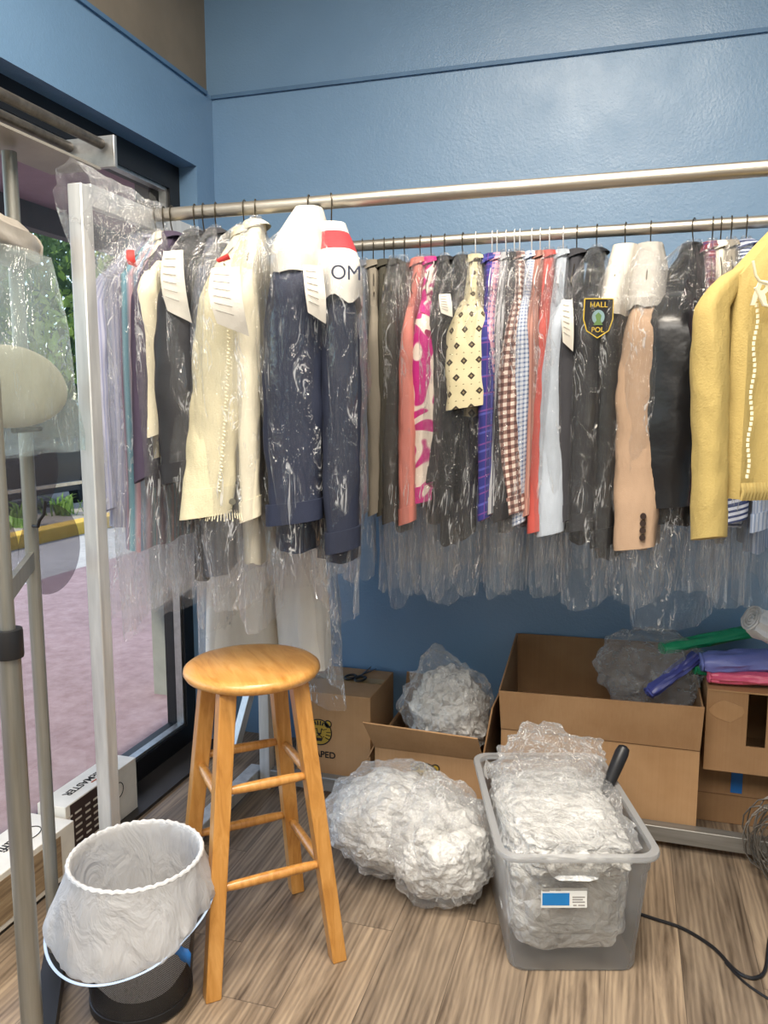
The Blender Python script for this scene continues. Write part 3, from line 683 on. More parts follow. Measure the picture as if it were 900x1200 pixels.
for (p, q, zs) in (((-1, -1), (1, -1), (.475, .25)), ((1, -1), (1, 1), (.47, .235)), ((1, 1), (-1, 1), (.475, .25)), ((-1, 1), (-1, -1), (.455, .23))):
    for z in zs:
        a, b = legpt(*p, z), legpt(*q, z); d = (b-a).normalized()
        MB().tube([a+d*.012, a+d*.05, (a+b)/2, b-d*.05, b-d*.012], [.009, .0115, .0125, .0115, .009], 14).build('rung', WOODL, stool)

# ------------------------------------------------------------------ waste bin and liner
BC = Vector((-1.035, 1.478, 0)); BH = .345
t = NT('mesh_metal'); u = t.map('UV'); s = t.sep(u)
gx = t.math('FRACT', t.math('MULTIPLY', t.math('ADD', s[0], s[1]), 210)); gy = t.math('FRACT', t.math('ADD', t.math('MULTIPLY', t.math('SUBTRACT', s[0], s[1]), 210), 500))
hole = t.math('MULTIPLY', t.math('GREATER_THAN', gx, .38), t.math('GREATER_THAN', gy, .38))
pb = t.n('BsdfPrincipled', {'Base Color': srgb('#3c3b3c'), 'Roughness': .45, 'Metallic': .6})
MESHM = t.done(t.n('MixShader', {0: t.math('MULTIPLY', hole, .8), 1: pb.outputs[0], 2: t.n('BsdfTransparent').outputs[0]}))
DKM = plain('dark_metal', '#29292b', .45, .5)
bin_ = thing('waste_bin', 'dark wire mesh waste bin beside the stool leg', 'bin', BC)
MB().lathe([(.112, .014), (.142, BH)], 64).build('mesh_wall', MESHM, bin_)
MB().lathe([(0, .004), (.108, .004), (.116, .010), (.116, .028), (.111, .03), (.109, .014), (0, .014)], 48).build('base', DKM, bin_)
MB().lathe([(.139, BH-.008), (.146, BH-.008), (.148, BH), (.146, BH+.006), (.139, BH+.006), (.139, BH-.008)], 48).build('rim', DKM, bin_)
t = NT('liner_plastic'); n_ = t.noise(t.map('Object', (9, 9, 5)), 1.5, 4, .55, 1.2); nb = t.bump(n_, .7, .02)
mk = t.n('MixShader', {0: .5, 1: t.n('BsdfDiffuse', {'Color': (.92, .92, .93, 1), 'Normal': nb}).outputs[0], 2: t.n('BsdfTranslucent', {'Color': (.92, .92, .93, 1), 'Normal': nb}).outputs[0]})
m1 = t.n('MixShader', {0: .80, 1: t.n('BsdfTransparent').outputs[0], 2: mk.outputs[0]})
LIN = t.done(t.n('MixShader', {0: .05, 1: m1.outputs[0], 2: t.n('BsdfGlossy', {'Roughness': .25, 'Normal': nb}).outputs[0]}))
lin = thing('bin_liner', 'white plastic liner folded over the rim of the mesh bin', 'bin liner', BC)
mb = MB(); rings = []
prof = [(.085, .05, 0), (.104, .08, .2), (.118, .17, .5), (.128, .26, .5), (.1335, .325, .15), (.137, BH+.004, .02), (.143, BH+.013, .03), (.1505, BH+.010, .05), (.154, BH-.012, .1), (.158, BH-.035, .4), (.163, BH-.065, .7), (.168, BH-.095, .9), (.171, BH-.115, 1.), (.167, BH-.13, 1.)]
for i, (r, z, am) in enumerate(prof):
    ring = []
    for k in range(96):
        th = 2*PI*k/96; p = (math.cos(th)*2, math.sin(th)*2, z*6)
        d = am*(.012*nz(p, 1.4)+.008*ridged(p, 2.2, 3)-.008)
        out = 0
        if i > 8:
            q = (i-8)/5; out = q*(.030*max(0, math.cos(th-R(205)))**2+.012*max(0, math.cos(th-R(300)))**2)
        zz = z - (0 if i < 9 else (i-8)/5*(.045*max(0, math.cos(th-R(262)))**2 - .035*max(0, math.cos(th-R(45)))))
        ring.append(((r+d+out)*math.cos(th), (r+d+out)*math.sin(th), zz+.004*nz(p, 3)*am))
    rings.append(ring)
mb.loft(rings, True, True, False).build('sheet', LIN, lin)
rb = MB(); pts = [(.1465*math.cos(2*PI*k/120), .1465*math.sin(2*PI*k/120), BH+.011+.002*math.sin(k*2.3)) for k in range(121)]
rb.tube(pts, [.0052+.0016*nz((k*.7, 0, 0)) for k in range(121)], 8, False).build('gathered_rim', plain('liner_rim', '#c6c7c9', .5, bump=.5, bscale=80), lin)
pts = []
for k in range(70):
    th = 2*PI*k/69*.52+R(195); q = 1
    out = .030*max(0, math.cos(th-R(205)))**2+.012*max(0, math.cos(th-R(300)))**2
    zz = BH-.13-(.045*max(0, math.cos(th-R(262)))**2-.035*max(0, math.cos(th-R(45))))
    pts.append(((.168+out)*math.cos(th), (.178+out)*math.sin(th), zz+.002))
MB().tube(pts, .0032, 6, flat=.5).build('blue_hem', plain('pale_blue_hem', '#a9bcd6', .5), lin)['label'] = 'pale blue hem band of the liner'
MB().loft([[(.150+.02*i/4, -.012+.016*i/4+dy, .185-.006*i+.03*j+.004*math.sin(i*2)) for j, dy in ((0, 0), (1, .004))] for i in range(6)], False).build('drawstring', plain('blue_tape', '#1f63a8', .5), lin, rz=R(-22), solid=.002)['label'] = 'bright blue drawstring'

# ------------------------------------------------------------------ cardboard
def card(name, a, b, edge=.012):
    t = NT(name); v = t.map('Object'); n = t.noise(v, 5, 5, .6); r = t.noise(t.map('Object', (160, 160, 1)), 1.0, 2)
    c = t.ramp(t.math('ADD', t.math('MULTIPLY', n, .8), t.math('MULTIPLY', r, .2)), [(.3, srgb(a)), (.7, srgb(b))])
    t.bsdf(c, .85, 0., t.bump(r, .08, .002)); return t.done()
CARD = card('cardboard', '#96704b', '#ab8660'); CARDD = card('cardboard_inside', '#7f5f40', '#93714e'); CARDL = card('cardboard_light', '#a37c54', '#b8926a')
CREASE = plain('card_crease', '#6d5036', .9)
INK = plain('black_ink', '#1b1a18', .75); GOLD = plain('gold_ink', '#a88a2e', .7)
def panel(mb, corners, th):
    a, b, c, d = [Vector(p) for p in corners]; n = (b-a).cross(d-a).normalized()*th
    mb.add([a, b, c, d, a+n, b+n, c+n, d+n], [(3, 2, 1, 0), (4, 5, 6, 7), (0, 1, 5, 4), (1, 2, 6, 5), (2, 3, 7, 6), (3, 0, 4, 7)]); return mb
def open_box(root, w, d, h, th=.005, mat=CARD):
    x, y = w/2, d/2
    panel(MB(), [(-x, -y, 0), (x, -y, 0), (x, -y, h), (-x, -y, h)], -th).build('front_panel', mat, root, smooth=False)
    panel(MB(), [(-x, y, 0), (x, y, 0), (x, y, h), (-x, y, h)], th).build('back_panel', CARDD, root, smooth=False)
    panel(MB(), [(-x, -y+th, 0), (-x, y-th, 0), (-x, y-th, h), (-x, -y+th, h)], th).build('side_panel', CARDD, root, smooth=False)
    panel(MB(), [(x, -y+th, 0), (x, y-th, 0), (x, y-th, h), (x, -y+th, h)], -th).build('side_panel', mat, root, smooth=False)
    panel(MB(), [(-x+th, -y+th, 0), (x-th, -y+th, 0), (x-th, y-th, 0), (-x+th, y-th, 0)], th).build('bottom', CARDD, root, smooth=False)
def emblem(root, M, r, name='tiger_emblem'):
    """round cat-face printing: gold disc, dark outline, ears, stripes, muzzle"""
    e = MB(); circ = lambda rr, cx=0, cy=0, n=40: [(cx+rr*math.cos(2*PI*k/n), cy+rr*math.sin(2*PI*k/n)) for k in range(n)]
    e.prism(circ(r), M, .0006); e.prism(circ(r*.27, -r*.72, r*.72, 20), M, .0006); e.prism(circ(r*.27, r*.72, r*.72, 20), M, .0006)
    o = e.build(name, GOLD, root, smooth=False)
    k = MB(); L = lambda pts, w=.0022: k.tube([M @ Vector((x*r, y*r, .0008)) for x, y in pts], w*r/.045, 5, flat=.3)
    L([(math.cos(2*PI*i/48), math.sin(2*PI*i/48)) for i in range(49)])
    for s in (-1, 1):
        L([(s*.72+.27*math.cos(2*PI*i/24), .72+.27*math.sin(2*PI*i/24)) for i in range(25)])
        L([(s*.62, .3), (s*.3, .22), (s*.2, .32)], .003); L([(s*.95, .1), (s*.6, .05)], .003); L([(s*.9, -.2), (s*.55, -.15)], .003); L([(s*.8, -.5), (s*.5, -.38)], .003)
        L([(s*.12, .9), (s*.10, .55)], .003); L([(s*.35, .82), (s*.25, .55)], .003); L([(0, -.15), (s*.22, -.4), (s*.4, -.3)], .003); L([(s*.2, .3), (s*.12, -.1)], .002)
    k.prism([(-.22*r, -.05*r), (0, -.3*r), (.22*r, -.05*r)], M @ Matrix.Translation((0, 0, .0007)), .0006)
    k.prism([(-.3*r, -.45*r), (-.2*r, -.7*r), (.2*r, -.7*r), (.3*r, -.45*r)], M @ Matrix.Translation((0, 0, .0007)), .0006)
    k.build('emblem_outline', INK, o, smooth=False)

# closed carton with printing, scissors on it
CW, CD, CH = .29, .30, .335
cb = thing('carton', 'closed cardboard carton printed with a round tiger face and black letters', 'cardboard box', (-.84-CW/2, 2.625+CD/2, 0))
MB().box((0, 0, CH/2), (CW, CD, CH)).build('shell', CARDL, cb, bevel=.003, smooth=False)
MB().box((0, 0, CH+.0008), (CW*.99, .004, .0016)).build('lid_seam', CREASE, cb, smooth=False)
MB().box((0, .02, CH+.0012), (CW*.98, .055, .0008)).build('tape', plain('brown_tape', '#a58a5f', .35), cb, smooth=False)
emblem(cb, frame((-.052, -CD/2-.0008, .185), (1, 0, 0), (0, 0, 1)), .048)
text_obj('lettering', 'APED', INK, cb, frame((-.030, -CD/2-.0012, .100), (1, 0, 0), (0, 0, 1)), .034, bold=.0006)
sc = thing('scissors', 'black handled scissors lying open on the printed carton', 'scissors', (-.945, 2.84, CH+.0015), R(-12))
blk = plain('black_handle', '#16161a', .4)
for s in (-1, 1):
    lp = [(s*.016+.018*math.cos(a)*1.0, -.045+.028*math.sin(a), .006) for a in [2*PI*i/24 for i in range(25)]]
    MB().tube([(x+s*.006, y, z) for x, y, z in lp], .0045, 8).build('handle', blk, sc)
    MB().prism([(-.004, -.02), (.005, -.02), (.004, .09), (0, .10)], Matrix.Translation((s*.003, 0, .004+.002*s)) @ Matrix.Rotation(R(s*9), 4, 'Z'), .0018).build('blade', plain('steel', '#5f6166', .3, .9), sc, smooth=False)

# open carton with plastic bag of hangers
OW, OD, OH = .375, .38, .215
ob = thing('open_carton', 'open cardboard carton with front flap folded out, behind the plastic bundle', 'cardboard box', (-.598, 2.505+OD/2, 0))
open_box(ob, OW, OD, OH, mat=CARDL)
x, y = OW/2, OD/2
panel(MB(), [(-x, -y, OH), (x, -y, OH), (x-.01, -y-.062, OH+.098), (-x-.02, -y-.068, OH+.11)], .005).build('flap', CARDL, ob, smooth=False)
panel(MB(), [(-x, y, OH), (-x+.3, y, OH), (-x+.3, y+.005, OH+.12), (-x+.01, y+.006, OH+.14)], .005).build('flap', CARDD, ob, smooth=False)
panel(MB(), [(x, -y, OH), (x, y, OH), (x+.03, y-.01, OH+.18), (x+.025, -y+.02, OH+.17)], -.005).build('flap', CARD, ob, smooth=False)
panel(MB(), [(-x, -y, OH), (-x, y, OH), (-x-.03, y, OH-.06), (-x-.03, -y, OH-.06)], .005).build('flap', CARD, ob, smooth=False)
emblem(ob, frame((-.01, -y-.0008, .125), (1, 0, 0), (0, 0, 1)), .05)

# big open carton
GW, GD, GH = .615, .385, .315
gb = thing('open_carton', 'largest open cardboard carton behind the clear plastic tub, flaps raised', 'cardboard box', (-.052, 2.545+GD/2, 0))
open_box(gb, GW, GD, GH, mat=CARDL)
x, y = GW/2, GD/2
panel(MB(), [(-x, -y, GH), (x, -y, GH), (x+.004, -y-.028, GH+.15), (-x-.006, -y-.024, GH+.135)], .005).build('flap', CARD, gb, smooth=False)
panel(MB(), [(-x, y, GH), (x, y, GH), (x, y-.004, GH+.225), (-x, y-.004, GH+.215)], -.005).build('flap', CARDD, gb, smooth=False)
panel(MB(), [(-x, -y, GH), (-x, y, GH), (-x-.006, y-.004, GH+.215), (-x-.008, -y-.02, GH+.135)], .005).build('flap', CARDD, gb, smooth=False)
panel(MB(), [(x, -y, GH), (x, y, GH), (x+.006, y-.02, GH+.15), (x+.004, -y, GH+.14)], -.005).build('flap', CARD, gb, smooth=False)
MB().box((0, -y-.0008, GH-.002), (GW, .0016, .004)).build('fold_line', CREASE, gb, smooth=False)

# right hand pair of cartons
lb = thing('carton', 'low dark carton with blue tape under the slotted carton', 'cardboard box', (.395, 2.83, 0))
MB().box((0, 0, .112), (.25, .22, .224)).build('shell', CARDD, lb, bevel=.003, smooth=False)
MB().box((-.005, -.1107, .165), (.035, .0016, .11)).build('blue_tape', plain('blue_tape', '#1f63a8', .5), lb, smooth=False)
MB().box((0, -.1108, .10), (.25, .0014, .003)).build('fold_line', CREASE, lb, smooth=False)
rc = thing('slotted_carton', 'cardboard carton with a tall cut slot, stacked at the right edge', 'cardboard box', (.455, 2.765, .225))
SWD, SDP, SHT = .36, .30, .262
fr = MB(); x, y = SWD/2, SDP/2; sx0, sx1, sz0 = -.06, -.005, .09
for cx_, w_, z0, z1 in ((-x/2+sx0/2, x+sx0, 0, SHT), ((sx0+sx1)/2, sx1-sx0, 0, sz0), ((sx1+x)/2, x-sx1, 0, SHT)):
    fr.box((cx_, -y+.003, (z0+z1)/2), (w_, .006, z1-z0))
fr.build('front_panel', CARD, rc, smooth=False)
MB().box((-x+.003, 0, SHT/2), (.006, SDP-.012, SHT)).build('side_panel', CARD, rc, smooth=False)
MB().box((x-.003, 0, SHT/2), (.006, SDP-.012, SHT)).build('side_panel', CARD, rc, smooth=False)
MB().box((0, y-.003, SHT/2), (SWD, .006, SHT)).build('back_panel', CARDD, rc, smooth=False)
MB().box((0, 0, .003), (SWD-.012, SDP-.012, .006)).build('bottom', CARDD, rc, smooth=False)
panel(MB(), [(-x, -y-.004, SHT), (x, -y-.004, SHT), (x, y, SHT+.012), (-x, y, SHT+.012)], .005).build('lid', CARDL, rc, smooth=False)
for q in range(2):
    tp = MB(); cx_ = (-.12, .07)[q]; n = 14
    tp.prism([(cx_+(.05+.012*nz((i*2.1, q, 0)))*math.cos(2*PI*i/n), .20+(.032+.014*nz((i*1.7, q, 4)))*math.sin(2*PI*i/n)) for i in range(n)], frame((0, -y-.0012, 0), (1, 0, 0), (0, 0, 1)), .0012)
    tp.build('torn_paper', CARDL, rc, smooth=False)

# ------------------------------------------------------------------ rolls of coloured bags on the slotted carton and in the clear bag
def roll(label, a, b, r, mat, seed, name='bag_roll', squash=.75):
    a, b = Vector(a), Vector(b); pts = [a.lerp(b, i/14) for i in range(15)]
    o = thing(name, label, 'bag roll', a)
    mb = MB(); d = (b-a).normalized(); s = d.cross(Vector((0, 0, 1))).normalized(); u = s.cross(d); rings = []
    for i, p in enumerate(pts):
        ring = []
        for k in range(28):
            th = 2*PI*k/28; q = (math.cos(th)*1.5+seed, math.sin(th)*1.5, i*.25)
            rr = r*(1+.22*nz(q, 1.6)+.07*math.sin(th*7+i*.5)+.08*nz(q, 4)); rr *= (.8 if i == 0 else 1)
            ring.append(p-a+s*math.cos(th)*rr+u*math.sin(th)*rr*squash)
        rings.append(ring)
    mb.loft(rings).build('rolled_film', mat, o)
    sp = MB(); pts = []
    for i in range(80):
        th = i*.32; rr = r*.88*(1-i/86); pts.append(s*math.cos(th)*rr+u*math.sin(th)*rr*squash-d*(.004+.006*abs(nz((i*.4, seed, 0)))))
    sp.tube(pts, .0045, 5).build('crumpled_end', mat, o)
    return o
def gloss(name, col): return plain(name, col, .28, bump=.6, bscale=45)
GRN, BLU, PNK = gloss('green_plastic', '#1f8f63'), gloss('violet_plastic', '#7079bb'), gloss('pink_plastic', '#d9607f')
top = .225+SHT+.01
roll('violet blue plastic bag roll, largest on the slotted carton', (.262, 2.665, top+.062), (.60, 2.70, top+.095), .045, BLU, 1.)
roll('pink plastic bag roll at the front edge of the slotted carton', (.285, 2.645, top+.022), (.60, 2.655, top+.040), .026, PNK, 2.)
roll('short green plastic bag roll end between violet and pink rolls', (.245, 2.70, top+.028), (.60, 2.76, top+.030), .028, GRN, 3.)
roll('long green plastic bag roll on top, at the back', (.145, 2.70, top+.088), (.46, 2.86, top+.135), .027, GRN, 4.)
roll('dark violet plastic bag roll slanting down into the big carton', (.105, 2.62, top-.038), (.245, 2.70, top+.07), .026, gloss('dark_violet_plastic', '#454b8e'), 5.)
roll('thick pale plastic roll at the right edge above the coloured rolls', (.375, 2.50, .752), (.72, 2.66, .56), .045, plain('pale_plastic', '#c3c6cb', .4, bump=.3), 6., squash=1.)

# ------------------------------------------------------------------ crumpled film bundles
def ico(sub):
    import bmesh
    bm = bmesh.new(); bmesh.ops.create_icosphere(bm, subdivisions=sub, radius=1); bm.verts.ensure_lookup_table()
    vs = [v.co.copy() for v in bm.verts]; fs = [tuple(v.index for v in f.verts) for f in bm.faces]; bm.free(); return vs, fs
ICO6, ICO5 = ico(6), ico(5)
def crumple(c, rad, seed, amp=.10, fs=2.2, floor_z=None, res=None, lobes=(), fine=.0, sq=1.):
    vs, fs_ = ICO5; out = []; rj = random.Random(int(seed*100))
    for p in vs:
        q = p+Vector((seed*3.1, seed*1.7, seed))
        dv = noise.voronoi(q*fs)[0]; dv2 = noise.voronoi(q*fs*2.3+Vector((3, 1, 2)))[0]
        r = 1+amp*1.2*nz(q, 1.3)+amp*1.3*(dv[1]-dv[0]-.35)+amp*.75*(dv2[1]-dv2[0]-.35)+rj.uniform(-1, 1)*amp*.10
        for d, k, w in lobes: r += k*math.exp(-((p-Vector(d).normalized()).length/w)**2)
        s = Vector((math.copysign(abs(p.x)**sq, p.x)*rad[0], math.copysign(abs(p.y)**sq, p.y)*rad[1], math.copysign(abs(p.z)**sq, p.z)*rad[2]))
        w_ = Vector(c)+s*r
        if floor_z is not None and w_.z < floor_z+.004: w_.z = floor_z+.004+.010*abs(nz(q, 5))*0
        out.append(w_)
    return MB().add(out, fs_)
PUFF = film('bundle_film', .16, .65, 1.2, (.99, .99, .99), .10, (9, 9, 9), 1.0, (.95, .95, .95), .22)
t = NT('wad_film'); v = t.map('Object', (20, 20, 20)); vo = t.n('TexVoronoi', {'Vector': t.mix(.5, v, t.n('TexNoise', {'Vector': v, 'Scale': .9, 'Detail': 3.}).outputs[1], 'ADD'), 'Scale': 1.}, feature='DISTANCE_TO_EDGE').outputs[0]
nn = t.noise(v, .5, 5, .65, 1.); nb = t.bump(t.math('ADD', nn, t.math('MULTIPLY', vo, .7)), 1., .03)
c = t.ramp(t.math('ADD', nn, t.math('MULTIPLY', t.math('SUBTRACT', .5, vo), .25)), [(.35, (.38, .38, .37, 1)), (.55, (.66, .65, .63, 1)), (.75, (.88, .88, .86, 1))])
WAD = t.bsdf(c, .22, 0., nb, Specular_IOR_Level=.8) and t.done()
bd = thing('plastic_bundle', 'big ball of crumpled clear plastic bags on the floor by the tub', 'plastic bundle', (-.57, 2.14, 0))
o = Vector((-.57, 2.14, 0))
crumple(Vector((-.60, 2.16, .155))-o, (.235, .19, .155), 1.3, .12, 2.3, 0., lobes=(((.9, -.3, .6), .28, .35), ((.9, -.9, -.3), .18, .45))).build('outer_bag', PUFF, bd, smooth=False)
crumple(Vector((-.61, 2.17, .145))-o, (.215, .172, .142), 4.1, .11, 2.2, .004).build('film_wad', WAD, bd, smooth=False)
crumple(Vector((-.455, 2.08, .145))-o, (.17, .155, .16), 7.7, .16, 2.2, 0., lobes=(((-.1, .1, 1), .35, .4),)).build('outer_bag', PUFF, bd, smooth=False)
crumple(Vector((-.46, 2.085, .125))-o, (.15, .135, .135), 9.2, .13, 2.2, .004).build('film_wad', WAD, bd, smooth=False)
hb = thing('plastic_bag', 'clear plastic bag stuffed with film standing in the open carton', 'plastic bag', (-.585, 2.70, .01))
o = Vector((-.585, 2.70, .01))
crumple(Vector((-.575, 2.70, .30))-o, (.155, .13, .185), 2.2, .16, 2.6, None, lobes=(((-.9, -.2, .0), .18, .3), ((-.3, 0, 1), .22, .4), ((.9, 0, .7), .2, .4))).build('outer_bag', PUFF, hb, smooth=False)
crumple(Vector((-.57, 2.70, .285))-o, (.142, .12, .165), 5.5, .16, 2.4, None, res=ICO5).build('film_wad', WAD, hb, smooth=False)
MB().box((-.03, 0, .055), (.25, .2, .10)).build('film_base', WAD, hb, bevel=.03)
wh = MB()
for i in range(7):
    z0 = .20-.004*i; xx = .165+.004*i
    wh.tube([(xx-.01, -.205+.004*i, z0), (xx+.004, -.212, z0-.03), (xx+.018, -.21, z0-.012), (xx+.022, -.205, z0+.01)], .0014, 5)
tag(wh.build('white_tie_wire', plain('tie_white', '#e4e4e2', .5), None, (-.585, 2.70, .01)), 'loose white hanger wires poking over the right corner of the open carton', 'wires')
BIGC = film('dull_film', .26, .3, .8, (.97, .97, .97), .2, (8, 8, 8), .7, (.66, .68, .70))
vs = crumple((0, 0, 0), (.185, .10, .145), 3.4, .17, 1.4, None).build('plastic_bag', BIGC, None, (.11, 2.74, .50), smooth=False)
tag(vs, 'dull clear empty bag puffed open at the right end of the largest carton', 'plastic bag')

# ------------------------------------------------------------------ clear tub
def plast(name, op, white, rough=.3):
    t = NT(name); tr = t.n('BsdfTransparent', {'Color': (.985, .99, .99, 1)}); d = t.n('BsdfDiffuse', {'Color': white}); tl = t.n('BsdfTranslucent', {'Color': white})
    m = t.n('MixShader', {0: .5, 1: d.outputs[0], 2: tl.outputs[0]}); fac = t.n('LayerWeight', {'Blend': .3}).outputs[1]
    m1 = t.n('MixShader', {0: t.math('ADD', op, t.math('MULTIPLY', fac, .35), clamp=True), 1: tr.outputs[0], 2: m.outputs[0]})
    g = t.n('BsdfGlossy', {'Roughness': rough}); return t.done(t.n('MixShader', {0: t.math('MULTIPLY', t.n('Fresnel', {'IOR': 1.45}), .8), 1: m1.outputs[0], 2: g.outputs[0]}))
TUBM = plast('frosted_plastic', .08, (1, 1, 1, 1)); TUBR = plast('frosted_rim', .30, (.95, .96, .98, 1))
TW, TD, TH = .39, .575, .32
tr_ = R(16.73)
ax = Vector((math.cos(tr_), math.sin(tr_), 0)); ay = Vector((-math.sin(tr_), math.cos(tr_), 0))
TC = Vector((-.061, 1.819, 0))+ay*(TD/2)
tub = thing('storage_tub', 'frosted clear plastic storage tub full of film on the floor', 'storage tub', TC, tr_)
def rrect(w, d, r, z, n=6):
    pts = []
    for cx_, cy_, a0 in ((w/2-r, d/2-r, 0), (-w/2+r, d/2-r, 90), (-w/2+r, -d/2+r, 180), (w/2-r, -d/2+r, 270)):
        for i in range(n+1):
            a = R(a0+90*i/n); pts.append((cx_+r*math.cos(a), cy_+r*math.sin(a), z))
    return pts
sw, sd = TW-.030, TD-.030
taper = lambda z: .85+.15*min(1, z/TH)
mb = MB(); rings = [rrect(sw*.82, sd*.88, .03, .003), rrect(sw*.86, sd*.91, .04, .001), rrect(sw*.875, sd*.92, .04, .008)]
for z in (.05, .12, .20, .262): rings.append(rrect(sw*taper(z)*(1), sd*(.92+.08*z/TH), .04, z))
rings += [rrect(sw*.995, sd*1.0, .042, .27), rrect(sw, sd, .042, TH-.012)]
MBo = mb.loft(rings, True, True, False); MBo.build('tub_wall', TUBM, tub)
MB().loft([rrect(sw, sd, .042, TH-.014), rrect(TW, TD, .048, TH-.014), rrect(TW+.004, TD+.004, .05, TH-.008), rrect(TW, TD, .048, TH), rrect(sw-.002, sd-.002, .042, TH), rrect(sw-.004, sd-.004, .042, TH-.014)], True, False, False).build('rim', TUBR, tub)
fy = -sd*.96/2-.004
stk = MB().prism([(-.055, -.024), (.055, -.024), (.055, .024), (-.055, .024)], frame((-.035, fy-.001, .205), (1, 0, .0), (0, .08, 1)), .0006).build('sticker', plain('sticker_white', '#dcdcd8', .5), tub, smooth=False)
MB().prism([(-.052, -.018), (.013, -.018), (.013, .012), (-.052, .012)], frame((-.035, fy-.0018, .205), (1, 0, .0), (0, .08, 1)), .0006).build('blue_panel', plain('sticker_blue', '#1673b4', .5), stk, smooth=False)
pm = MB()
for x0, x1, yy in ((-.052, -.035, .018), (-.02, -.008, .019), (.02, .05, .002), (.02, .045, -.004), (.02, .05, -.010), (.022, .03, -.018), (.034, .05, -.018)):
    pm.prism([(x0, yy-.0015), (x1, yy-.0015), (x1, yy+.0015), (x0, yy+.0015)], frame((-.035, fy-.0018, .205), (1, 0, .0), (0, .08, 1)), .0005)
pm.build('small_print', plain('print_grey', '#8f8b86', .8), stk, smooth=False)
fw = thing('film_heap', 'heap of crumpled clear film filling and overflowing the storage tub', 'plastic film', TC+Vector((0, 0, .004)), tr_)
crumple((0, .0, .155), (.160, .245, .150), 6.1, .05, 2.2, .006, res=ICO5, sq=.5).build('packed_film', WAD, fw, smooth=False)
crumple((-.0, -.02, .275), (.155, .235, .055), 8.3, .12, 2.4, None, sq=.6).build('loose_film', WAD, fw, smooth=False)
crumple((-.0, -.03, .300), (.165, .245, .06), 14.3, .16, 2.0, None, sq=.6).build('loose_film', PUFF, fw, smooth=False)
crumple((-.0, .12, .325), (.165, .15, .11), 11.3, .20, 2.3, None, lobes=(((.1, .6, 1), .30, .5), ((.9, .2, .7), .25, .4))).build('loose_film', PUFF, fw, smooth=False)
tl = thing('sealing_tool', 'black handled tool poking out of the film in the tub', 'tool', (TC+ax*.118+ay*.05+Vector((0, 0, .235))), tr_)
dirv = (ax*.36+ay*.22+Vector((0, 0, .70))).normalized(); dirv = Matrix.Rotation(-tr_, 3, 'Z') @ dirv
P = lambda s, off=0: dirv*s+Vector((0, off, 0))
MB().tube([P(.055), P(.07), P(.10), P(.15), P(.195), P(.212), P(.218)], [.012, .015, .016, .0185, .0195, .016, .006], 16).build('handle', plain('black_grip', '#1d1d20', .35), tl)
MB().tube([P(-.04), P(.02), P(.056)], [.004, .008, .0095], 12).build('metal_tip', plain('grey_steel', '#4a4b4f', .3, .8), tl)

# ------------------------------------------------------------------ power cord and wire coil
pts = [(.04, 2.14, .005), (.118, 2.119, .005), (.192, 2.097, .005), (.26, 2.041, .005), (.300, 1.972, .005), (.325, 1.95, .005), (.35, 1.953, .005), (.375, 1.99, .006), (.405, 2.12, .008), (.46, 2.3, .006)]
def smooth_pts(p, n=8):
    p = [Vector(q) for q in p]; out = []
    for i in range(len(p)-1):
        a, b, c, d = p[max(0, i-1)], p[i], p[i+1], p[min(len(p)-1, i+2)]
        for k in range(n):
            t_ = k/n; out.append(.5*((2*b)+(c-a)*t_+(2*a-5*b+4*c-d)*t_*t_+(3*b-a-3*c+d)*t_**3))
    return out+[p[-1]]
tag(MB().tube(smooth_pts(pts), .0045, 8).build('power_cord', blk, None), 'thick black cord curving from behind the tub across the floor', 'cord')
tag(MB().tube(smooth_pts([(.285, 1.99, .004), (.32, 1.93, .004), (.366, 1.887, .004), (.44, 1.83, .004)]), .003, 8).build('power_cord', blk, None), 'thin dark cord running off the lower right corner', 'cord')
wc = MB(); rnd = random.Random(5); pts = []
for i in range(320):
    a = i*.33; r1 = .085+.018*math.sin(i*.71); tl_ = R(25)*math.sin(i*.05)
    pts.append((r1*math.cos(a)*.75+.02*math.sin(i*.21), .05*math.sin(i*.13+a*.2), .12+r1*math.sin(a)*1.15))
wc.tube(pts, .0022, 5)
tag(wc.build('wire_coil', plain('coil_grey', '#6d6862', .45, .5), None, (.468, 2.42, .0)), 'tangled coil of grey wire on the floor at the right edge', 'wire coil')

# ------------------------------------------------------------------ folded stand in the corner behind the stool
fs_ = thing('folded_stand', 'bright aluminium stand with wheels leaning in the corner behind the stool', 'stand', (-1.38, 2.72, 0))
MB().sqtube((-.04, -.02, .05), (.03, .16, .52), .035, .03).build('bar', BRUSH, fs_, bevel=.002)
MB().sqtube((.07, .05, .06), (.12, .17, .40), .05, .006).build('plate', BRUSH, fs_, bevel=.002)
for p in ((.06, .06), (-.05, -.05)):
    m = MB().lathe([(0, -.010), (.022, -.010), (.025, -.006), (.025, .006), (.022, .010), (0, .010)], 18)
    m.v = [(z+p[0], y+p[1], x+.025) for x, y, z in m.v]; m.build('caster', MC['black_plastic'], fs_)

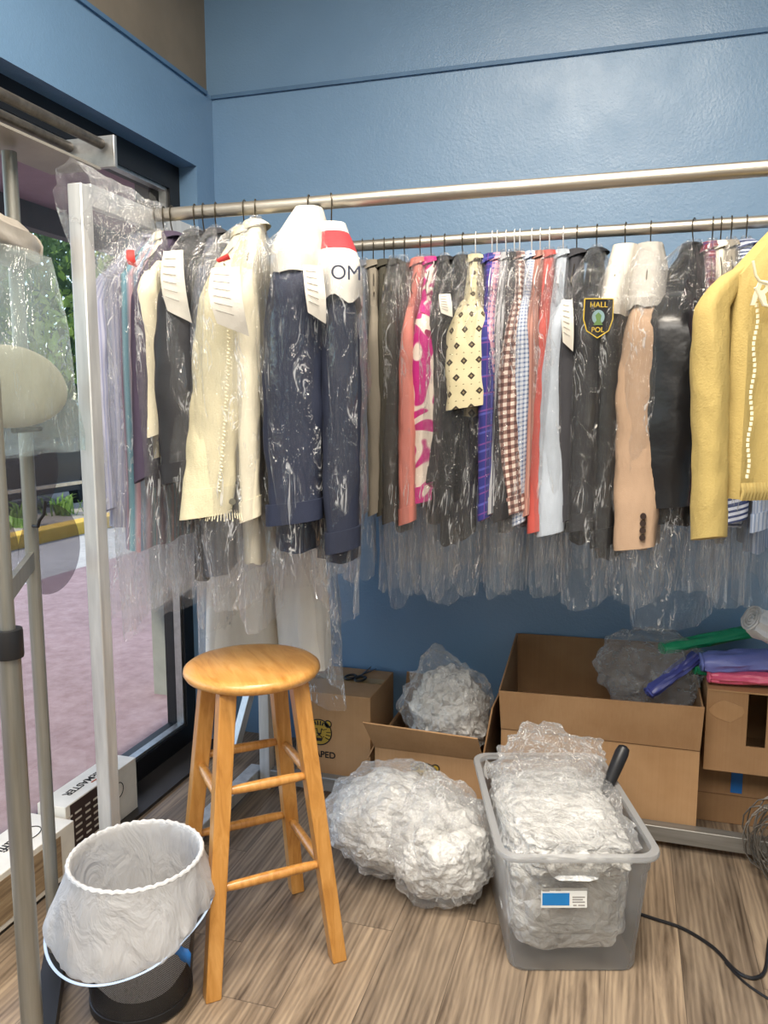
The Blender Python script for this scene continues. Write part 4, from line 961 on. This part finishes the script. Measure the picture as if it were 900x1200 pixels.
# ------------------------------------------------------------------ bagging stand at far left
bs = thing('bagging_stand', 'grey steel bagging stand with poles and overhead rails at far left', 'stand', (-1.1, 1.2, 0))
POLE = metal('dull_steel', '#77766f', '#a5a39b', .42, .75, (40, 40, 2))
q = lambda x, y, z: (x+1.1, y-1.2, z)
DKRAIL = metal('dark_rail', '#4e4a46', '#75706a', .4, .8)
MB().tube([q(-1.1, 1.2, .02), q(-1.1, 1.2, .91)], .021, 24).build('front_pole', POLE, bs)
MB().tube([q(-1.1, 1.2, .90), q(-1.1, 1.2, 1.95)], .0145, 24).build('inner_pole', POLE, bs)
MB().lathe([(.0145, .955), (.026, .955), (.027, .95), (.027, .905), (.026, .90), (.0205, .90)], 28).build('collar', MC['black_plastic'], bs)
MB().tube([q(-1.30, 1.51, .02), q(-1.30, 1.51, 1.915)], .0155, 24).build('rear_pole', POLE, bs)
MB().sqtube(q(-1.112, 1.22, 1.02), q(-1.292, 1.497, 1.02), .012, .04).build('crossbar', POLE, bs)
MB().sqtube(q(-1.09, 1.19, .022), q(-1.32, 1.54, .022), .05, .04).build('foot_bar', DKM, bs)
MB().tube([q(-1.285, 1.50, 1.10), q(-1.268, 1.495, 1.10), q(-1.262, 1.495, 1.115), q(-1.245, 1.49, 1.13), q(-1.24, 1.49, 1.16)], .004, 8).build('hook', DKM, bs)
MB().tube([q(-1.245, .9, 2.0), q(-1.245, 1.76, 2.0)], .012, 16).build('rail', DKRAIL, bs)
MB().tube([q(-1.335, .9, 2.0), q(-1.335, 1.76, 2.0)], .012, 16).build('rail', DKRAIL, bs)
MB().tube([q(-1.30, .9, 1.955), q(-1.30, 1.70, 1.955)], .008, 12).build('rail', DKM, bs)
MB().sqtube(q(-1.29, 1.2, 1.93), q(-1.29, 1.72, 1.93), .14, .006).build('plate', plain('stand_plate', '#9b968c', .5, .5), bs)
MB().box(q(-1.29, 1.775, 1.985), (.15, .012, .075)).build('end_bracket', ALU, bs, bevel=.002)
pr = roll('clear plastic film roll on the far left stand', (-1.305, 1.545, 1.715), (-1.14, 1.02, 1.715), .046, plain('film_roll_plastic', '#a39c92', .3, bump=.2), 8., name='film_roll', squash=1.)
BAGT = film('teal_film', .17, .3, 1.0, (.93, .985, .97), .1, (8, 8, 3), .6, (.80, .9, .9))
mb = MB(); rings = []
bx = Vector((-1.205, 1.355, 0)); bd_ = Vector((0, 1, 0)); bn = Vector((1, 0, 0))
for i in range(25):
    k = i/24; z = 1.69-.42*k; a = .16+.07*min(1, k*1.1); b = .012+.045*min(1, k*2)
    rings.append([bd_*(math.cos(2*PI*j/40)*a)+bn*(math.sin(2*PI*j/40)*b*(1+.3*nz((j*.4, k*4, 0))))+Vector((.012*nz((j*.2, k*3, 4)), 0, z-1.67+.01*nz((j*.3, 9, 0))*k)) for j in range(40)])
tag(mb.loft(rings, True, False, False).build('hanging_bag', BAGT, None, bx+Vector((-.005, .0, 1.67))), 'clear bluish bag pulled down from the film roll at far left', 'plastic bag')
sf = thing('shoulder_form', 'rounded beige form showing through the hanging bluish bag', 'form', (-1.222, 1.385, 1.30))
vs, fc = ICO5
MB().add([Vector((p.x*.02, 0, 0))+bd_*(p.y*.175)+Vector((0, 0, .10+p.z*(.095 if p.z > 0 else .075)))+bd_*.0 for p in vs], fc).build('dome', plain('beige_foam', '#a9a294', .85), sf, smooth=False)
MB().tube([Vector((0, 0, .02)), Vector((-.03, .115, .02))], .006, 8).build('arm', DKM, sf)

# ------------------------------------------------------------------ flooring cartons by the window
WHT = plain('carton_white', '#dedad0', .6); BRN = plain('carton_brown', '#3a2a26', .6)
t = NT('printed_plank'); g = t.noise(t.map('Object', (6, 3, 40)), 1.6, 6, .62, .6); t.bsdf(t.ramp(g, [(.3, srgb('#6f5b45')), (.55, srgb('#9c8669')), (.75, srgb('#bba98a'))]), .5); PLK = t.done()
def floorbox(label, x, y0, y1, z1, w, short, z0=.012):
    root = thing('flooring_carton', label, 'flooring box', (x, (y0+y1)/2, z0)); L = y1-y0; h = z1-z0
    MB().box((0, 0, h/2), (w, L, h)).build('shell', WHT, root, bevel=.002, smooth=False)
    return root, L, h
fb1, L1, h1 = floorbox('long flooring carton at the far left with wood photo on its side', -1.585, .75, 1.86, .165, .15, 'near')
MB().box((.0757, -.02, h1*.5), (.001, L1-.08, h1*.78)).build('wood_picture', PLK, fb1, smooth=False)
text_obj('lettering', 'trafficMASTER', INK, fb1, frame((-.01, .30, h1+.0008), (0, -1, 0), (1, 0, 0)), .048, bold=.0004)
MB().tube([(.030*math.cos(2*PI*k/24), .45+.045*math.sin(2*PI*k/24), h1+.001) for k in range(25)], .0015, 5).build('round_mark', INK, fb1)
fb2, L2, h2 = floorbox('flooring carton standing beyond it with dark printed panel on its side', -1.60, 1.875, 2.235, .19, .10, 'far')
MB().box((.0505, -.06, h2*.5), (.001, L2-.16, h2*.96)).build('dark_panel', BRN, fb2, smooth=False)
text_obj('lettering', 'trafficMASTER', INK, fb2, frame((0, -.01, h2+.0008), (0, -1, 0), (1, 0, 0)), .036, bold=.0004)
MB().tube([(.022, -.02, h2+.001), (.026, .03, h2+.001), (.012, .06, h2+.001)], .0018, 5).build('red_swoosh', plain('red_ink', '#b3472f', .6), fb2)
MB().prism([(.034*math.cos(2*PI*k/28), .034*math.sin(2*PI*k/28)) for k in range(28)], frame((.0512, .075, h2*.62), (0, 1, 0), (0, 0, 1)), .0008).build('round_badge', WHT, fb2, smooth=False)
MB().tube([(.0525, .075+.025*math.cos(2*PI*k/24), h2*.62+.025*math.sin(2*PI*k/24)) for k in range(25)], .0015, 5).build('badge_ring', INK, fb2)
pm = MB()
for r_ in range(6):
    for c_ in range(5):
        y_ = -.17+c_*.045; z_ = .03+r_*.022; pm.box((.0515, y_, z_), (.0008, .036-.012*((r_*3+c_) % 3)/2, .006))
pm.build('small_print', plain('pale_print', '#c9c2b6', .7), fb2, smooth=False)

# plastic wrap round the rack joint
WRAP = film('wrap_film', .12, .22, 1.0, (.97, .97, .97), .12, (14, 14, 14), .9, (.85, .86, .88))
mb = MB(); rings = []
for i in range(16):
    k = i/15; p = Vector((-1.2-.0*k, 1.585+.33*k, 1.85)); w_ = .05-.012*k; h_ = .06-.02*k
    rings.append([p+Vector((w_*math.cos(2*PI*j/24)*(1+.35*nz((j*.6, k*6, 1))), .0, h_*math.sin(2*PI*j/24)*(1+.35*nz((j*.6, k*6, 2)))-(.20*math.sin(PI*min(1, k*1.25))*(1-k) if math.sin(2*PI*j/24) < -.3 else 0))) for j in range(24)])
tag(mb.loft(rings, True, False, False).build('plastic_wrap', WRAP, None), 'clear plastic wrapped round the top joint of the rack post', 'plastic wrap')

# ------------------------------------------------------------------ tickets, tags, patches, embroidery
ticket('white paper ticket hung on the slate grey jacket', (-.985, 1.64, 1.715), (1, -.15, 0), .055, .16, .012)
ticket('curled printed ticket pinned on the cream denim jacket', (-.835, 1.60, 1.665), (1, .1, 0), .062, .145, .02)
ticket('small white ticket on the black dress beside the magenta blouse', (-.475, 2.14, 1.665), (1, .1, 0), .030, .06, .004)
ticket('white ticket hanging from the pale blue grey shirt', (-.158, 2.15, 1.64), (1, .2, 0), .028, .13, .006)
ticket('folded white slip tucked between the two navy jackets', (-.648, 1.63, 1.665), (1, .5, 0), .04, .12, .012)
RED = plain('red_tag_paper', '#b5322e', .6)
ticket('small red tag on the shoulder of the lavender shirt', (-1.135, 1.70, 1.735), (1, .2, 0), .018, .04, .006, RED, False, 'paper_tag')
ticket('tiny red tag at the collar of the cream denim jacket', (-.845, 1.605, 1.69), (1, -.2, .3), .03, .014, .003, RED, False, 'paper_tag')
# shield patch on the uniform
um = bpy.data.objects['uniform_jacket']
YEL = plain('patch_yellow', '#d0b23c', .6); pw_, ph_ = .036, .05
PM = frame((.030, -.270, .60), (1, .30, 0), (0, -.06, 1))
sh = [(-.036, .045), (.036, .045), (.037, -.005), (.028, -.034), (0, -.052), (-.028, -.034), (-.037, -.005)]
pt = MB().prism([(x*1.0, y*1.0) for x, y in sh], PM, .0010).build('shield_patch', plain('patch_black', '#17171d', .8), um, smooth=False)
MB().tube([PM @ Vector((x, y, .0014)) for x, y in sh+[sh[0]]], .0016, 6).build('patch_border', YEL, pt)
text_obj('lettering', 'HALL', YEL, pt, PM @ Matrix.Translation((0, .030, .0016)), .019)
text_obj('lettering', 'POL', YEL, pt, PM @ Matrix.Translation((0, -.032, .0016)), .018)
MB().prism([(.016*math.cos(2*PI*k/20), .018*math.sin(2*PI*k/20)) for k in range(20)], PM @ Matrix.Translation((0, 0, .001)), .0008).build('patch_scene', plain('patch_scene_blue', '#7d9aa0', .7), pt, smooth=False)
MB().prism([(-.012, -.02), (.012, -.02), (.006, -.008), (.008, .004), (0, .012), (-.008, .004), (-.004, -.008)], PM @ Matrix.Translation((0, 0, .0018)), .0006).build('patch_palm', plain('patch_green', '#5b7a45', .7), pt, smooth=False)
# yellow jacket details
STI = plain('cream_thread', '#efe6c6', .7)
def embro(root, M, size):
    text_obj('embroidery', 'Rem', STI, root, M, size, shear=.35, depth=.0012, bold=.0015)
    m = MB(); m.tube([M @ Vector(p) for p in ((-.058, .062, .001), (-.050, .035, .001), (-.042, .025, .001), (-.02, .02, .001))], .0028, 6)
    m.tube([M @ Vector(p) for p in ((-.05, .012, .001), (-.03, -.02, .001), (.02, -.028, .001), (.03, -.05, .001))], .0028, 6)
    m.build('embroidery_stroke', STI, root)
yx = .064
embro(yj, frame((yx+.010, -.160, .405), (0, 1, 0), (0, 0, 1)), .066)
m = MB()
for i in range(34): m.box((yx-.003, -.192+.003*math.sin(i*.7), .05+.0105*i), (.006, .0026, .0075))
m.build('stitching', STI, yj)
m = MB()
for i in range(40):
    m.tube([(.060, -.20+.008*i, .002), (.066, -.20+.008*i, .02), (.060, -.20+.008*i, .036)], .0045, 5)
m.build('waistband', yd, yj)
# cream denim cuff details
m = MB(); rnd = random.Random(3)
cz = .60-.115+.022-.58
for i in range(60):
    th = 2*PI*i/60; px_, py_ = sup(.034*.84*1.08, .062*.84*1.08, th, .9)
    m.tube([(px_, -(.20+.03)+py_, cz+.004), (px_*1.1, -(.20+.03)+py_*1.1-.002, cz-.006-.010*rnd.random())], .0011, 4)
m.build('frayed_edge', STI, cj)
m = MB()
for i in range(58):
    k = .12+.78*i/57; m.tube([(.030-.045*k*k, -.262, .507-.58*k), (.036-.045*k*k+.003*math.sin(i*1.9), -.267, .504-.58*k)], .0022, 5)
m.build('stitching', STI, cj)
MB().tube([(.028, -.268, cz+.032), (.031, -.272, cz+.032)], .0075, 14).build('cuff_button', plain('pewter', '#8d8878', .4, .6), cj)

# ------------------------------------------------------------------ lights
def area(name, loc, size, power, color, rot=(0, 0, 0)):
    l = bpy.data.lights.new(name, 'AREA'); l.shape = 'RECTANGLE'; l.size, l.size_y = size; l.energy = power; l.color = color
    o = bpy.data.objects.new(name, l); COL.objects.link(o); o.location = loc; o.rotation_euler = rot; return o
area('ceiling_light_a', (-.22, 1.08, 3.2), (1.1, .6), 95, (1., .90, .76))
area('ceiling_fill_b', (-.5, -.7, 3.2), (2.2, 1.6), 160, (1., .94, .85))  # unseen, made broad and soft as a fill to lift the shadows
area('ceiling_fill_c', (1.8, -.6, 3.2), (1.6, 1.6), 35, (1., .93, .83))  # unseen lamp added as weak fill from the right
sun = bpy.data.lights.new('sun', 'SUN'); sun.energy = 4.5; sun.angle = R(1.5); sun.color = (1., .95, .86)
so = bpy.data.objects.new('sun', sun); COL.objects.link(so); so.rotation_euler = (R(35), R(-28), 0)
w = bpy.data.worlds.new('sky'); scene.world = w; w.use_nodes = True
wt = w.node_tree; bgn = wt.nodes['Background']
sky = wt.nodes.new('ShaderNodeTexSky'); sky.sky_type = 'NISHITA'; sky.sun_disc = False; sky.sun_elevation = R(55); sky.sun_rotation = R(-70)
wt.links.new(sky.outputs[0], bgn.inputs[0]); bgn.inputs[1].default_value = .5
